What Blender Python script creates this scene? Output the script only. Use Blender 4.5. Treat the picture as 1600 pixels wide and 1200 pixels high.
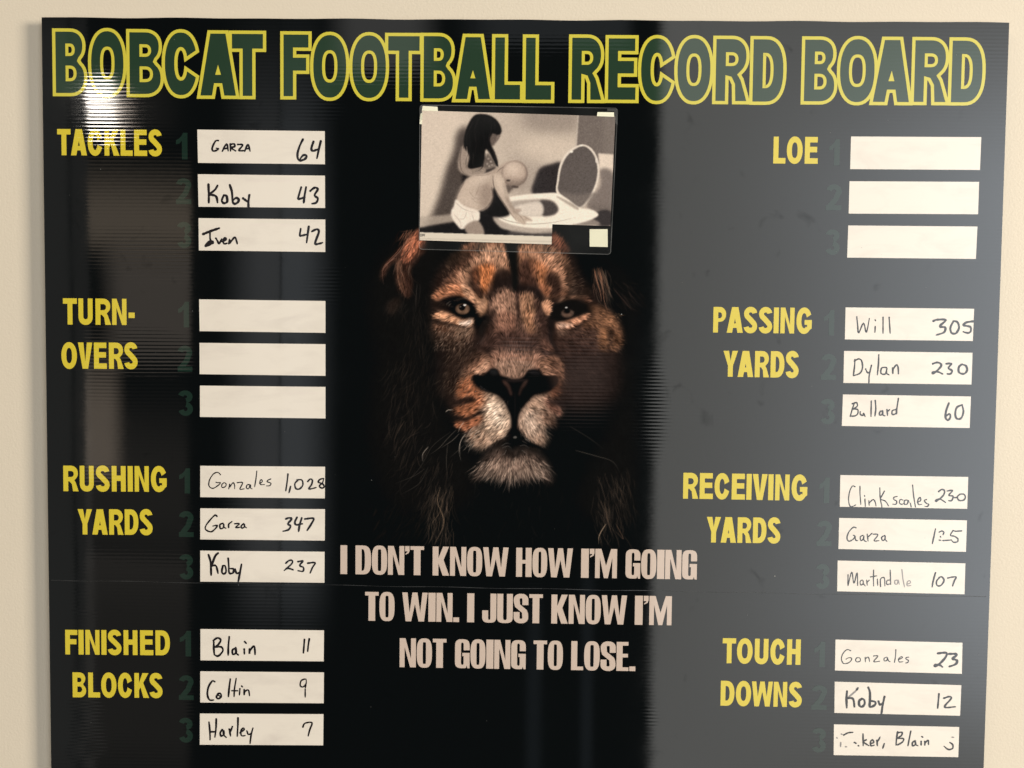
import bpy, math, random
import numpy as np
from mathutils import Vector, Matrix
from mathutils.geometry import tessellate_polygon

random.seed(7)
for o in list(bpy.data.objects):
    bpy.data.objects.remove(o, do_unlink=True)
SC = bpy.context.scene
COL = SC.collection

# ------------------------------------------------------------------ camera
# World: X right along the wall, Z up, -Y towards the viewer, the board's face in y = 0.
FPX = 1202.0                      # focal length in photograph pixels (1600 wide)
DIST = 0.97

def _n(v):
    v = np.array(v, float)
    return v / np.linalg.norm(v)
_d = _n((475 - 800, 32115 - 600, FPX))            # world down, in image axes (right, down, forward)
_r = np.array((0.99987, 0.0109, -0.0119))
_r = _n(_r - _d * np.dot(_r, _d))
_f = np.cross(_r, _d)                             # into the wall
R_WC = np.array((_r, _f, -_d))                    # world = R_WC @ image-axes vector
CAM = -DIST * (R_WC @ np.array((0, 0, 1.0)))
cam_d = bpy.data.cameras.new('camera')
cam = bpy.data.objects.new('camera', cam_d)
COL.objects.link(cam)
cx = R_WC @ np.array((1.0, 0, 0)); cy = R_WC @ np.array((0, -1.0, 0)); cz = R_WC @ np.array((0, 0, -1.0))
M = Matrix.Identity(4)
for i in range(3):
    M[i][0] = cx[i]; M[i][1] = cy[i]; M[i][2] = cz[i]; M[i][3] = CAM[i]
cam.matrix_world = M
cam_d.sensor_width = 36
cam_d.lens = 36 * FPX / 1600
cam_d.clip_start = 0.02
cam_d.clip_end = 100
SC.camera = cam

def un(px, py, y=0.0):
    """point of the plane Y = y seen at photograph pixel (px, py) -> (X, Z); arrays allowed"""
    px = np.asarray(px, float); py = np.asarray(py, float)
    a = (px - 800) / FPX; b = (py - 600) / FPX
    w = [R_WC[i, 0] * a + R_WC[i, 1] * b + R_WC[i, 2] for i in range(3)]
    t = (y - CAM[1]) / w[1]
    return CAM[0] + t * w[0], CAM[2] + t * w[2]

# ------------------------------------------------------------------ world and exposure
W = bpy.data.worlds.new('World'); SC.world = W; W.use_nodes = True
W.node_tree.nodes['Background'].inputs[0].default_value = (0.92, 0.97, 1.0, 1)
W.node_tree.nodes['Background'].inputs[1].default_value = 0.03
SC.view_settings.view_transform = 'Standard'
SC.view_settings.look = 'None'
SC.view_settings.exposure = 0
SC.view_settings.gamma = 1

# ------------------------------------------------------------------ lamps
def lamp(name, loc, target, size, size_y, radiance, color, fade=None, rot=0.0, shape='RECTANGLE', spread=180):
    """area lamp of the given radiance; fade = (left, right, bottom, top) soft fraction of each edge"""
    L = bpy.data.lights.new(name, 'AREA')
    L.shape = shape; L.size = size; L.size_y = size_y
    area = size * size_y * (math.pi / 4 if shape == 'ELLIPSE' else 1)
    L.energy = radiance * area * math.pi
    L.color = color
    L.spread = math.radians(spread)
    o = bpy.data.objects.new(name, L); COL.objects.link(o)
    o.location = loc
    d = Vector(target) - Vector(loc)
    q = d.to_track_quat('-Z', 'Y')
    o.rotation_euler = (q.to_matrix() @ Matrix.Rotation(rot, 3, 'Z')).to_euler()
    if fade:
        L.use_nodes = True
        nt = L.node_tree; N = nt.nodes; K = nt.links
        em = [n for n in N if n.type == 'EMISSION'][0]
        g = N.new('ShaderNodeNewGeometry'); s = N.new('ShaderNodeSeparateXYZ')
        K.new(g.outputs['Parametric'], s.inputs[0])
        cur = None
        for ax, lo, hi in ((0, fade[0], fade[1]), (1, fade[2], fade[3])):
            for rev, w_ in ((False, lo), (True, hi)):
                if w_ <= 0: continue
                m = N.new('ShaderNodeMapRange'); m.interpolation_type = 'SMOOTHSTEP'
                K.new(s.outputs[ax], m.inputs[0])
                m.inputs[1].default_value = 1 - w_ if rev else 0
                m.inputs[2].default_value = 1 if rev else w_
                m.inputs[3].default_value = 1 if rev else 0
                m.inputs[4].default_value = 0 if rev else 1
                if cur is None: cur = m.outputs[0]
                else:
                    mm = N.new('ShaderNodeMath'); mm.operation = 'MULTIPLY'
                    K.new(cur, mm.inputs[0]); K.new(m.outputs[0], mm.inputs[1]); cur = mm.outputs[0]
        if cur is not None: K.new(cur, em.inputs['Strength'])
    return o

RD = 3.0                                     # the lamps and window panes mirrored in the gloss stand 3 m off
def mirrored(x0, x1, y0, y1, depth=RD):
    """where a surface 'depth' metres off the board stands to be mirrored at that part of the board"""
    X0, Z0 = un(x0, y1); X1, Z1 = un(x1, y0)
    def far(X, Z):
        k = depth / -CAM[1]
        return X + (X - CAM[0]) * k, Z + (Z - CAM[2]) * k
    a = far(X0, Z0); b = far(X1, Z1)
    return ((a[0] + b[0]) / 2, (a[1] + b[1]) / 2, abs(b[0] - a[0]), abs(b[1] - a[1]))
def mlamp(name, x0, x1, y0, y1, rad, col, fade=None, depth=RD, rot=0.0):
    X, Z, sx, sz = mirrored(x0, x1, y0, y1, depth)
    return lamp(name, (X, -depth, Z), (X, 0, Z), sx, sz, rad, col, fade, rot)

KEY = 74.0
ROOM = 4.6
# daylight from a window far to the right: casts the board's shadow on the wall to the left
lamp('side_window_light', (7.0, -3.5, 0.6), (0, 0, 0), 1.7, 2.2, KEY, (1.0, 0.90, 0.76))
# the pale window wall whose mirror image greys the right third of the board
mlamp('window_wall_light', 1004, 1640, -60, 1260, 1.95, (1.0, 0.99, 0.94), (0.035, 0, 0, 0), depth=7.0)
mlamp('window_pane_light', 1000, 1900, -60, 1260, 5.0, (0.82, 0.90, 1.0), (0.98, 0.0, 0.28, 0.28), depth=6.9)
# added dim lamps whose mirror images stand for dull patches of the room
mlamp('reflection_patch_light', 20, 109, -60, 1300, 0.27, (1.0, 0.97, 0.90), (0.0, 0.08, 0.1, 0.1))
mlamp('reflection_patch_light', 116, 135, -60, 1300, 0.22, (1.0, 0.96, 0.90), (0.2, 0.0, 0.1, 0.1))
mlamp('reflection_patch_light', 135.5, 302, 232, 420, 1.3, (1.0, 0.80, 0.60), (0.0, 0.06, 0.3, 0.6))
mlamp('reflection_patch_light', 150, 302, 395, 560, 0.9, (1.0, 0.84, 0.70), (0.3, 0.06, 0.06, 0.06), depth=3.02)
mlamp('reflection_patch_light', 135.5, 200, 515, 770, 1.6, (1.0, 0.80, 0.62), (0.0, 0.5, 0.15, 0.5), depth=2.97)
mlamp('reflection_patch_light', 135.5, 302, 560, 1000, 0.22, (1.0, 0.86, 0.74), (0.0, 0.1, 0.5, 0.4), depth=3.04)
mlamp('reflection_patch_light', 135.5, 302, 880, 1300, 0.2, (1.0, 0.86, 0.74), (0.0, 0.1, 0.4, 0.0), depth=3.06)
mlamp('ceiling_light', 135.5, 190, 126, 192, 60.0, (1.0, 0.92, 0.82), (0.0, 0.45, 0.1, 0.35))
mlamp('ceiling_light', 150, 214, 150, 182, 14.0, (1.0, 0.86, 0.72), (0.2, 0.5, 0.3, 0.3), depth=2.96, rot=-0.45)
mlamp('ceiling_light', 140, 300, 100, 232, 0.12, (1.0, 0.85, 0.76), (0.0, 0.4, 0.4, 0.2), depth=3.08)
mlamp('ceiling_light', 168, 222, 166, 184, 12.0, (1.0, 0.80, 0.66), (0.3, 0.5, 0.4, 0.4), depth=2.9, rot=0.5)
mlamp('reflection_patch_light', 340, 436, -60, 1050, 0.7, (0.97, 0.98, 1.0), (0.75, 0.0, 0.2, 0.4), depth=3.05)
mlamp('reflection_patch_light', 440, 535, -60, 1050, 0.85, (0.90, 0.95, 1.0), (0.0, 0.75, 0.2, 0.4), depth=3.05)
mlamp('reflection_patch_light', 500, 700, -60, 110, 0.8, (1.0, 0.97, 0.93), (0.3, 0.3, 0.0, 0.45), depth=3.03)
mlamp('reflection_patch_light', 700, 1000, -60, 66, 0.35, (0.9, 0.95, 1.0), (0.3, 0.1, 0.0, 0.45), depth=3.03)
mlamp('reflection_patch_light', 812, 856, 900, 1300, 0.14, (0.72, 0.86, 1.0), (0.45, 0.45, 0.3, 0.2))
mlamp('reflection_patch_light', 898, 936, 850, 1300, 0.16, (0.72, 0.86, 1.0), (0.45, 0.45, 0.3, 0.2))
mlamp('reflection_patch_light', 850, 975, 520, 665, 0.5, (1.0, 0.74, 0.66), (0.4, 0.4, 0.45, 0.4))
mlamp('reflection_patch_light', 770, 850, 525, 560, 0.9, (1.0, 0.78, 0.70), (0.4, 0.4, 0.4, 0.4))
# soft warm light of the room itself, from the upper left behind the viewer
lamp('room_light', (-4.8, -3.6, 3.4), (0, 0, 0), 2.2, 2.2, ROOM, (1.0, 0.86, 0.66))


# ------------------------------------------------------------------ materials
def gloss_group():
    """the board's surface relief as a normal: horizontal flutes showing through the film and slow waves"""
    g = bpy.data.node_groups.new('fluted_relief', 'ShaderNodeTree')
    g.interface.new_socket('Normal', in_out='OUTPUT', socket_type='NodeSocketVector')
    N = g.nodes; K = g.links
    out = N.new('NodeGroupOutput')
    tc = N.new('ShaderNodeTexCoord'); s = N.new('ShaderNodeSeparateXYZ')
    K.new(tc.outputs['Object'], s.inputs[0])
    def math_(op, a, b=None, c=None):
        m = N.new('ShaderNodeMath'); m.operation = op
        for i, v in enumerate((a, b, c)):
            if v is None: continue
            if isinstance(v, (int, float)): m.inputs[i].default_value = v
            else: K.new(v, m.inputs[i])
        return m.outputs[0]
    def noise(scale, detail, stretch=(1, 1, 1)):
        mp = N.new('ShaderNodeVectorMath'); mp.operation = 'MULTIPLY'
        mp.inputs[1].default_value = stretch
        K.new(tc.outputs['Object'], mp.inputs[0])
        n = N.new('ShaderNodeTexNoise'); n.inputs['Scale'].default_value = scale; n.inputs['Detail'].default_value = detail
        K.new(mp.outputs[0], n.inputs['Vector'])
        sub = N.new('ShaderNodeVectorMath'); sub.operation = 'SUBTRACT'; sub.inputs[1].default_value = (.5, .5, .5)
        K.new(n.outputs['Color'], sub.inputs[0])
        sp = N.new('ShaderNodeSeparateXYZ'); K.new(sub.outputs[0], sp.inputs[0])
        return sp.outputs
    wob = noise(5.0, 2)
    big = noise(3.2, 1)
    fine = noise(420.0, 2, (0.35, 1, 1))
    mod = noise(9.0, 2, (0.5, 1, 1.4))
    ph = math_('MULTIPLY_ADD', s.outputs[2], 2 * math.pi / 0.00452, math_('MULTIPLY', wob[0], 3.0))
    # hollows pressed into the sheet, where the flutes show more strongly: (photograph x, y, radius m, flute slope, comb slope)
    dent = None; comb_d = None
    for px_, py_, r_, a_, c_ in ((175, 185, 0.075, 0.015, 0.0), (220, 490, 0.13, 0.014, 0.0), (1018, 640, 0.085, 0.004, 0.0075), (900, 590, 0.10, 0.012, 0.0)):
        X_, Z_ = un(px_, py_)
        ds = N.new('ShaderNodeVectorMath'); ds.operation = 'DISTANCE'; ds.inputs[1].default_value = (float(X_), 0, float(Z_))
        K.new(tc.outputs['Object'], ds.inputs[0])
        mr = N.new('ShaderNodeMapRange'); mr.interpolation_type = 'SMOOTHSTEP'
        mr.inputs[1].default_value = r_; mr.inputs[2].default_value = r_ * .2
        mr.inputs[3].default_value = 0; mr.inputs[4].default_value = 1
        K.new(ds.outputs['Value'], mr.inputs[0])
        v_ = math_('MULTIPLY', mr.outputs[0], a_); dent = v_ if dent is None else math_('ADD', dent, v_)
        v_ = math_('MULTIPLY', mr.outputs[0], c_); comb_d = v_ if comb_d is None else math_('ADD', comb_d, v_)
    sn = math_('SINE', ph)
    sn2 = math_('MULTIPLY', math_('SINE', math_('MULTIPLY', ph, 2.0)), 0.35)
    amp = math_('MAXIMUM', math_('MULTIPLY_ADD', mod[0], 0.020, 0.0065), 0.003)
    amp = math_('ADD', amp, dent)
    sz = math_('MULTIPLY', math_('ADD', sn, sn2), amp)
    sz = math_('ADD', sz, math_('MULTIPLY', big[1], 0.030))
    sz = math_('MULTIPLY_ADD', fine[1], 0.007, sz)
    sx = math_('MULTIPLY_ADD', big[2], 0.0035, math_('MULTIPLY', fine[0], 0.0035))
    comb = math_('MULTIPLY', math_('MULTIPLY', math_('MAXIMUM', math_('ADD', mod[1], -0.10), 0.0), 0.05), sn)
    sx = math_('ADD', math_('ADD', sx, comb), math_('MULTIPLY', comb_d, sn))
    cv = N.new('ShaderNodeCombineXYZ'); K.new(sx, cv.inputs[0]); K.new(sz, cv.inputs[2])
    geo = N.new('ShaderNodeNewGeometry')
    ad = N.new('ShaderNodeVectorMath'); ad.operation = 'ADD'
    K.new(geo.outputs['Normal'], ad.inputs[0]); K.new(cv.outputs[0], ad.inputs[1])
    nn = N.new('ShaderNodeVectorMath'); nn.operation = 'NORMALIZE'; K.new(ad.outputs[0], nn.inputs[0])
    K.new(nn.outputs[0], out.inputs[0])
    return g
RELIEF = gloss_group()

def lin(r, g, b):
    f = lambda c: (c / 255 / 12.92) if c / 255 <= 0.04045 else ((c / 255 + 0.055) / 1.055) ** 2.4
    return (f(r), f(g), f(b))

def film(name, col, rough=0.032, spec=0.5, attr=None, stain=0.0, stain_col=None, stain_scale=6.0, stretch=(1, 1, 1), relief=True):
    m = bpy.data.materials.new(name); m.use_nodes = True
    nt = m.node_tree; N = nt.nodes; K = nt.links
    b = N['Principled BSDF']
    b.inputs['Base Color'].default_value = (*col, 1)
    b.inputs['Roughness'].default_value = rough
    b.inputs['Specular IOR Level'].default_value = spec
    src = None
    if attr:
        a = N.new('ShaderNodeAttribute'); a.attribute_name = attr
        K.new(a.outputs['Color'], b.inputs['Base Color'])
    tc = N.new('ShaderNodeTexCoord')
    if stain > 0:
        mp = N.new('ShaderNodeVectorMath'); mp.operation = 'MULTIPLY'; mp.inputs[1].default_value = stretch
        K.new(tc.outputs['Object'], mp.inputs[0])
        n = N.new('ShaderNodeTexNoise'); n.inputs['Scale'].default_value = stain_scale; n.inputs['Detail'].default_value = 6
        n.inputs['Roughness'].default_value = 0.6; n.inputs['Distortion'].default_value = 0.6
        K.new(mp.outputs[0], n.inputs['Vector'])
        mr = N.new('ShaderNodeMapRange'); mr.inputs[1].default_value = 0.48; mr.inputs[2].default_value = 0.78
        mr.inputs[3].default_value = 0; mr.inputs[4].default_value = stain
        K.new(n.outputs['Fac'], mr.inputs[0])
        mx = N.new('ShaderNodeMix'); mx.data_type = 'RGBA'
        K.new(mr.outputs[0], mx.inputs[0])
        mx.inputs[6].default_value = (*col, 1); mx.inputs[7].default_value = (*stain_col, 1)
        K.new(mx.outputs[2], b.inputs['Base Color'])
    if relief:
        g = N.new('ShaderNodeGroup'); g.node_tree = RELIEF
        K.new(g.outputs[0], b.inputs['Normal'])
    # handling marks: the gloss is a little duller in places
    n2 = N.new('ShaderNodeTexNoise'); n2.inputs['Scale'].default_value = 11; n2.inputs['Detail'].default_value = 7
    n2.inputs['Roughness'].default_value = 0.68
    K.new(tc.outputs['Object'], n2.inputs['Vector'])
    r2 = N.new('ShaderNodeMapRange'); r2.inputs[1].default_value = 0.4; r2.inputs[2].default_value = 0.75
    r2.inputs[3].default_value = rough; r2.inputs[4].default_value = rough + 0.035
    K.new(n2.outputs['Fac'], r2.inputs[0]); K.new(r2.outputs[0], b.inputs['Roughness'])
    n3 = N.new('ShaderNodeTexNoise'); n3.inputs['Scale'].default_value = 26; n3.inputs['Detail'].default_value = 5
    n3.inputs['Distortion'].default_value = 0.8
    K.new(tc.outputs['Object'], n3.inputs['Vector'])
    r3 = N.new('ShaderNodeMapRange'); r3.inputs[1].default_value = 0.655; r3.inputs[2].default_value = 0.80
    r3.inputs[3].default_value = spec; r3.inputs[4].default_value = spec * 0.6
    K.new(n3.outputs['Fac'], r3.inputs[0]); K.new(r3.outputs[0], b.inputs['Specular IOR Level'])
    return m

BLACK = (0.0020, 0.0028, 0.0031)
MAT = {}
MAT['board'] = film('black_board_film', BLACK)
MAT['green'] = film('dark_green_print', (0.0185, 0.041, 0.0235))
MAT['digit'] = film('faint_green_print', (0.009, 0.0225, 0.016))
MAT['yellow'] = film('yellow_print', (0.56, 0.49, 0.055))
MAT['heading'] = film('yellow_heading_print', (0.60, 0.48, 0.035))
MAT['quote'] = film('beige_print', (0.535, 0.43, 0.36))
MAT['strip'] = film('white_strip_print', (0.72, 0.66, 0.575), stain=0.55, stain_col=(0.56, 0.50, 0.44), stain_scale=17.0, stretch=(0.8, 1, 2.4))
MAT['ink'] = film('black_marker_ink', (0.010, 0.008, 0.009), rough=0.12)
MAT['ink_worn'] = film('rubbed_marker_ink', (0.22, 0.20, 0.19), rough=0.12)
MAT['lion'] = film('printed_lion_portrait', BLACK, attr='print')
MAT['photo'] = film('printed_photograph', (0.5, 0.5, 0.5), attr='print', rough=0.12, relief=False)
MAT['edge'] = film('cut_board_edge', (0.20, 0.20, 0.19), rough=0.5, relief=False)
MAT['crease'] = film('rubbed_crease', (0.035, 0.036, 0.037), rough=0.28)
MAT['tape'] = film('cream_foam_tape', (0.80, 0.78, 0.60), rough=0.45, relief=False, stain=0.3, stain_col=(0.72, 0.68, 0.50), stain_scale=60)

def wall_material():
    m = bpy.data.materials.new('cream_wall_paint'); m.use_nodes = True
    nt = m.node_tree; N = nt.nodes; K = nt.links; b = N['Principled BSDF']
    tc = N.new('ShaderNodeTexCoord')
    n = N.new('ShaderNodeTexNoise'); n.inputs['Scale'].default_value = 330; n.inputs['Detail'].default_value = 4
    K.new(tc.outputs['Object'], n.inputs['Vector'])
    n2 = N.new('ShaderNodeTexNoise'); n2.inputs['Scale'].default_value = 5; n2.inputs['Detail'].default_value = 5
    K.new(tc.outputs['Object'], n2.inputs['Vector'])
    bp = N.new('ShaderNodeBump'); bp.inputs['Strength'].default_value = 0.42; bp.inputs['Distance'].default_value = 0.0006
    K.new(n.outputs['Fac'], bp.inputs['Height']); K.new(bp.outputs[0], b.inputs['Normal'])
    mx = N.new('ShaderNodeMix'); mx.data_type = 'RGBA'
    mx.inputs[6].default_value = (0.66, 0.585, 0.47, 1); mx.inputs[7].default_value = (0.62, 0.55, 0.44, 1)
    K.new(n2.outputs['Fac'], mx.inputs[0]); K.new(mx.outputs[2], b.inputs['Base Color'])
    b.inputs['Roughness'].default_value = 0.55
    b.inputs['Specular IOR Level'].default_value = 0.3
    return m
MAT['wall'] = wall_material()

def sleeve_material():
    m = bpy.data.materials.new('clear_plastic'); m.use_nodes = True
    nt = m.node_tree; N = nt.nodes; K = nt.links
    for n in list(N):
        if n.type == 'BSDF_PRINCIPLED': N.remove(n)
    out = [n for n in N if n.type == 'OUTPUT_MATERIAL'][0]
    # thin clear sheet: a constant four per cent of mirror gloss over full transparency
    tr = N.new('ShaderNodeBsdfTransparent'); tr.inputs[0].default_value = (0.97, 0.97, 0.96, 1)
    gl = N.new('ShaderNodeBsdfGlossy'); gl.inputs['Roughness'].default_value = 0.10
    df = N.new('ShaderNodeBsdfDiffuse'); df.inputs[0].default_value = (0.5, 0.5, 0.49, 1)
    mx = N.new('ShaderNodeMixShader'); mx.inputs[0].default_value = 0.045; K.new(tr.outputs[0], mx.inputs[1]); K.new(gl.outputs[0], mx.inputs[2])
    tc = N.new('ShaderNodeTexCoord')
    n = N.new('ShaderNodeTexNoise'); n.inputs['Scale'].default_value = 14; n.inputs['Detail'].default_value = 4
    K.new(tc.outputs['Object'], n.inputs['Vector'])
    mr = N.new('ShaderNodeMapRange'); mr.inputs[1].default_value = 0.4; mr.inputs[2].default_value = 0.8
    mr.inputs[3].default_value = 0.008; mr.inputs[4].default_value = 0.03
    K.new(n.outputs['Fac'], mr.inputs[0])
    m2 = N.new('ShaderNodeMixShader'); K.new(mr.outputs[0], m2.inputs[0]); K.new(mx.outputs[0], m2.inputs[1]); K.new(df.outputs[0], m2.inputs[2])
    K.new(m2.outputs[0], out.inputs[0])
    return m
MAT['clear'] = sleeve_material()
def rim_material():
    m = MAT['clear'].copy(); m.name = 'sealed_plastic_rim'
    for n in m.node_tree.nodes:
        if n.type == 'MAP_RANGE':
            n.inputs[3].default_value = 0.10; n.inputs[4].default_value = 0.28
    return m
MAT['rim'] = rim_material()

# ------------------------------------------------------------------ letter shapes
def sup(cx, cy, rx, ry, a0, a1, n=2.0, k=20):
    pts = []
    for i in range(k + 1):
        a = math.radians(a0 + (a1 - a0) * i / k)
        c, s = math.cos(a), math.sin(a)
        pts.append((cx + rx * math.copysign(abs(c) ** (2 / n), c), cy + ry * math.copysign(abs(s) ** (2 / n), s)))
    return pts
def ribbon_outline(path, tx, ty):
    """closed contour round a centre line, tx thick across, ty thick up and down"""
    L, R = [], []
    n = len(path)
    for i, (x, y) in enumerate(path):
        a = path[max(i - 1, 0)]; b = path[min(i + 1, n - 1)]
        dx, dy = b[0] - a[0], b[1] - a[1]
        l = math.hypot(dx, dy) or 1
        nx, ny = -dy / l, dx / l
        L.append((x + nx * tx / 2, y + ny * ty / 2)); R.append((x - nx * tx / 2, y - ny * ty / 2))
    return L + R[::-1]

def glyph(ch, w, s, b, n=2.15, heavy=False):
    """contours of a capital 1 unit tall and w wide, stem s, bar b -> [(outer, [holes...]), ...]"""
    if ch == 'I': return [([(0, 0), (0, 1), (w, 1), (w, 0)], [])]
    if ch == '-': return [([(0, .27), (0, .27 + b), (w, .27 + b), (w, .27)], [])]
    if ch == '.': return [([(0, 0), (0, .16), (w, .16), (w, 0)], [])]
    if ch == "'": return [([(0, .82), (0, 1), (w, 1), (w, .84), (w * .8, .76), (w * .1, .70), (w * .1, .745), (w * .5, .79), (w * .52, .82)], [])]
    if ch == 'L': return [([(0, 0), (0, 1), (s, 1), (s, b), (w, b), (w, 0)], [])]
    if ch == 'T':
        m = w / 2
        return [([(m - s / 2, 0), (m - s / 2, 1 - b), (0, 1 - b), (0, 1), (w, 1), (w, 1 - b), (m + s / 2, 1 - b), (m + s / 2, 0)], [])]
    if ch == 'E':
        e = .94 * w
        return [([(0, 0), (0, 1), (w * .97, 1), (w * .97, 1 - b), (s, 1 - b), (s, .53 + b / 2), (e, .53 + b / 2), (e, .53 - b / 2), (s, .53 - b / 2), (s, b), (w, b), (w, 0)], [])]
    if ch == 'F':
        return [([(0, 0), (0, 1), (w, 1), (w, 1 - b), (s, 1 - b), (s, .52 + b / 2), (w * .92, .52 + b / 2), (w * .92, .52 - b / 2), (s, .52 - b / 2), (s, 0)], [])]
    if ch == 'H':
        return [([(0, 0), (0, 1), (s, 1), (s, .52 + b / 2), (w - s, .52 + b / 2), (w - s, 1), (w, 1), (w, 0), (w - s, 0), (w - s, .52 - b / 2), (s, .52 - b / 2), (s, 0)], [])]
    if ch == 'N':
        q = .30 if heavy else .34
        return [([(0, 0), (0, 1), (s * 1.02 if not heavy else s * 1.15, 1), (w - s * .98, q), (w - s * .98, 1), (w, 1), (w, 0), (w - s * (1.02 if not heavy else 1.15), 0), (s * .98, 1 - q), (s * .98, 0)], [])]
    if ch == 'A':
        t = s * .66; s1 = s * 1.1; sl = (w / 2 - t)
        y1 = .19; y2 = y1 + .175
        ap = (w / 2 - s1) / sl
        return [([(0, 0), (w / 2 - t, 1), (w / 2 + t, 1), (w, 0), (w - s1, 0), (w - s1 - sl * y1, y1), (s1 + sl * y1, y1), (s1, 0)],
                 [[(s1 + sl * y2, y2), (w / 2, ap), (w - s1 - sl * y2, y2)]])]
    if ch == 'V':
        return [([(0, 1), (1.1 * s, 1), (w / 2, .27), (w - 1.1 * s, 1), (w, 1), (w / 2 + .56 * s, 0), (w / 2 - .56 * s, 0)], [])]
    if ch == 'Y':
        return [([(0, 1), (1.12 * s, 1), (w / 2, .61), (w - 1.12 * s, 1), (w, 1), (w / 2 + s / 2, .42), (w / 2 + s / 2, 0), (w / 2 - s / 2, 0), (w / 2 - s / 2, .42)], [])]
    if ch == 'W':
        k = .40 if not heavy else .30
        top = .5 * s if not heavy else .48 * s
        return [([(0, 1), (s, 1), (.29 * w, k), (.5 * w - top, 1), (.5 * w + top, 1), (.71 * w, k), (w - s, 1), (w, 1),
                  (.76 * w + .5 * s, 0), (.76 * w - .55 * s, 0), (.5 * w, .60), (.24 * w + .55 * s, 0), (.24 * w - .5 * s, 0)], [])]
    if ch == 'M':
        return [([(0, 0), (0, 1), (s * 1.18, 1), (w / 2, .42), (w - s * 1.18, 1), (w, 1), (w, 0), (w - s * .9, 0), (w - s * .9, .70), (w / 2 + .09 * w, 0), (w / 2 - .09 * w, 0), (s * .9, .70), (s * .9, 0)], [])]
    if ch == 'K':
        if heavy:
            return [([(0, 0), (0, 1), (s, 1), (s, .60), (w - s * 1.08, 1), (w - .02 * w, 1), (w * .66, .54), (w, 0), (w - s * 1.12, 0), (s, .42), (s, 0)], [])]
        return [([(0, 0), (0, 1), (s, 1), (s, .60), (w - s * 1.4, 1), (w - .03 * w, 1), (w * .60, .60), (w, 0), (w - s * 1.22, 0), (w * .42, .42), (s, .31), (s, 0)], [])]
    if ch == 'O':
        o = .012 if not heavy else .006
        return [(sup(w / 2, .5, w / 2, .5 + o, 0, 354, n, 40), [sup(w / 2, .5, w / 2 - s, .5 - b, 0, 354, n + (.3 if not heavy else 4), 32)])]
    if ch == 'D':
        c = .42 * w
        cc = max(c, s)
        return [([(0, 0), (0, 1)] + sup(c, .5, w - c, .5, 90, -90, n + .2), [[(s, b)] + [(s, 1 - b)] + sup(cc, .5, w - s - cc, .5 - b, 90, -90, n + .2)])]
    if ch in 'PR':
        c = .5 * w; ry = .29
        rx = w * (.46 if ch == 'R' else .5)
        yb_ = 1 - 2 * ry + b * .66; hole = [(s, yb_), (s, 1 - b)] + sup(c, (yb_ + 1 - b) / 2, rx - s * .85, (1 - b - yb_) / 2, 90, -90, n, 12)
        if ch == 'P':
            return [([(0, 0), (0, 1)] + sup(c, 1 - ry, rx, ry, 90, -90, n) + [(s, 1 - 2 * ry), (s, 0)], [hole])]
        leg = [(w * .72, .43), (w * .80, .36), (w * .88, .22), (w, 0), (w - s * 1.15, 0), (w * .60 - s * .12, .28), (s + .10 * w, .375), (s, .39), (s, 0)]
        return [([(0, 0), (0, 1)] + sup(c, 1 - ry, rx, ry, 90, -48, n) + leg, [hole])]
    if ch == 'B':
        c = .5 * w
        out = [(0, 0), (0, 1)] + sup(c, .755, .45 * w, .245, 90, -48, n, 14) + [(.78 * w, .525)] + sup(c, .27, .5 * w, .27, 50, -90, n, 14)
        h1 = [(s, .525 + b * .42), (s, 1 - b)] + sup(c * 1.02, .7625 - b * .29, .45 * w - s * .85, .2375 - b * .71, 90, -90, n, 10)
        h2 = [(s, b), (s, .525 - b * .42)] + sup(c * 1.02, .2625 + b * .29, .5 * w - s * .85, .2625 - b * .71, 90, -90, n, 10)
        return [(out, [h1, h2])]
    if ch == 'C':
        return [(sup(.5 * w, .5, .515 * w, .512, 20, 340, n, 36) + sup(.5 * w, .5, .515 * w - s, .5 - b, 345, 15, n, 30), [])]
    if ch == 'G':
        x2 = w - s * .95
        if heavy:
            out = sup(.5 * w, .74, .5 * w, .26, 0, 180, n, 20)
            out = [(w, .62)] + out + sup(.5 * w, .22, .5 * w, .22, 180, 292, n, 14) + [(w * .80, .09), (w * .86, 0), (w, 0), (w, .53), (.5 * w, .53), (.5 * w, .53 - b * .9), (w - s, .53 - b * .9)]
            out += [(w - s, .16)] + sup(.5 * w, .17, .5 * w - s, .055, 0, -180, 2, 8) + [(s, .8)] + sup(.5 * w, .83, .5 * w - s, .055, 180, 0, 2, 8) + [(w - s, .62)]
            return [(out, [])]
        return [(sup(.5 * w, .5, .5 * w, .512, 27, 318, n, 34) + [(w, .21), (w, .53), (.53 * w, .53), (.53 * w, .53 - b * .9), (x2, .53 - b * .9), (x2, .235)] +
                 sup(.5 * w, .5, .5 * w - s, .5 - b, 310, 24, n, 26), [])]
    if ch == 'U':
        r = .30 if not heavy else .2
        return [([(0, 1), (s, 1)] + sup(w / 2, r, w / 2 - s, r - b * (1 if not heavy else .75), 180, 360, n, 16) + [(w - s, 1), (w, 1)] + sup(w / 2, r, w / 2, r + .01, 0, -180, n, 20), [])]
    if ch == 'J':
        return [([(w - s, 1), (w, 1)] + sup(w / 2, .22, w / 2, .225, 0, -180, n, 20) + [(0, .42), (s, .42)] + sup(w / 2, .17, w / 2 - s, .17 - b * .75, 180, 360, n, 12), [])]
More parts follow.
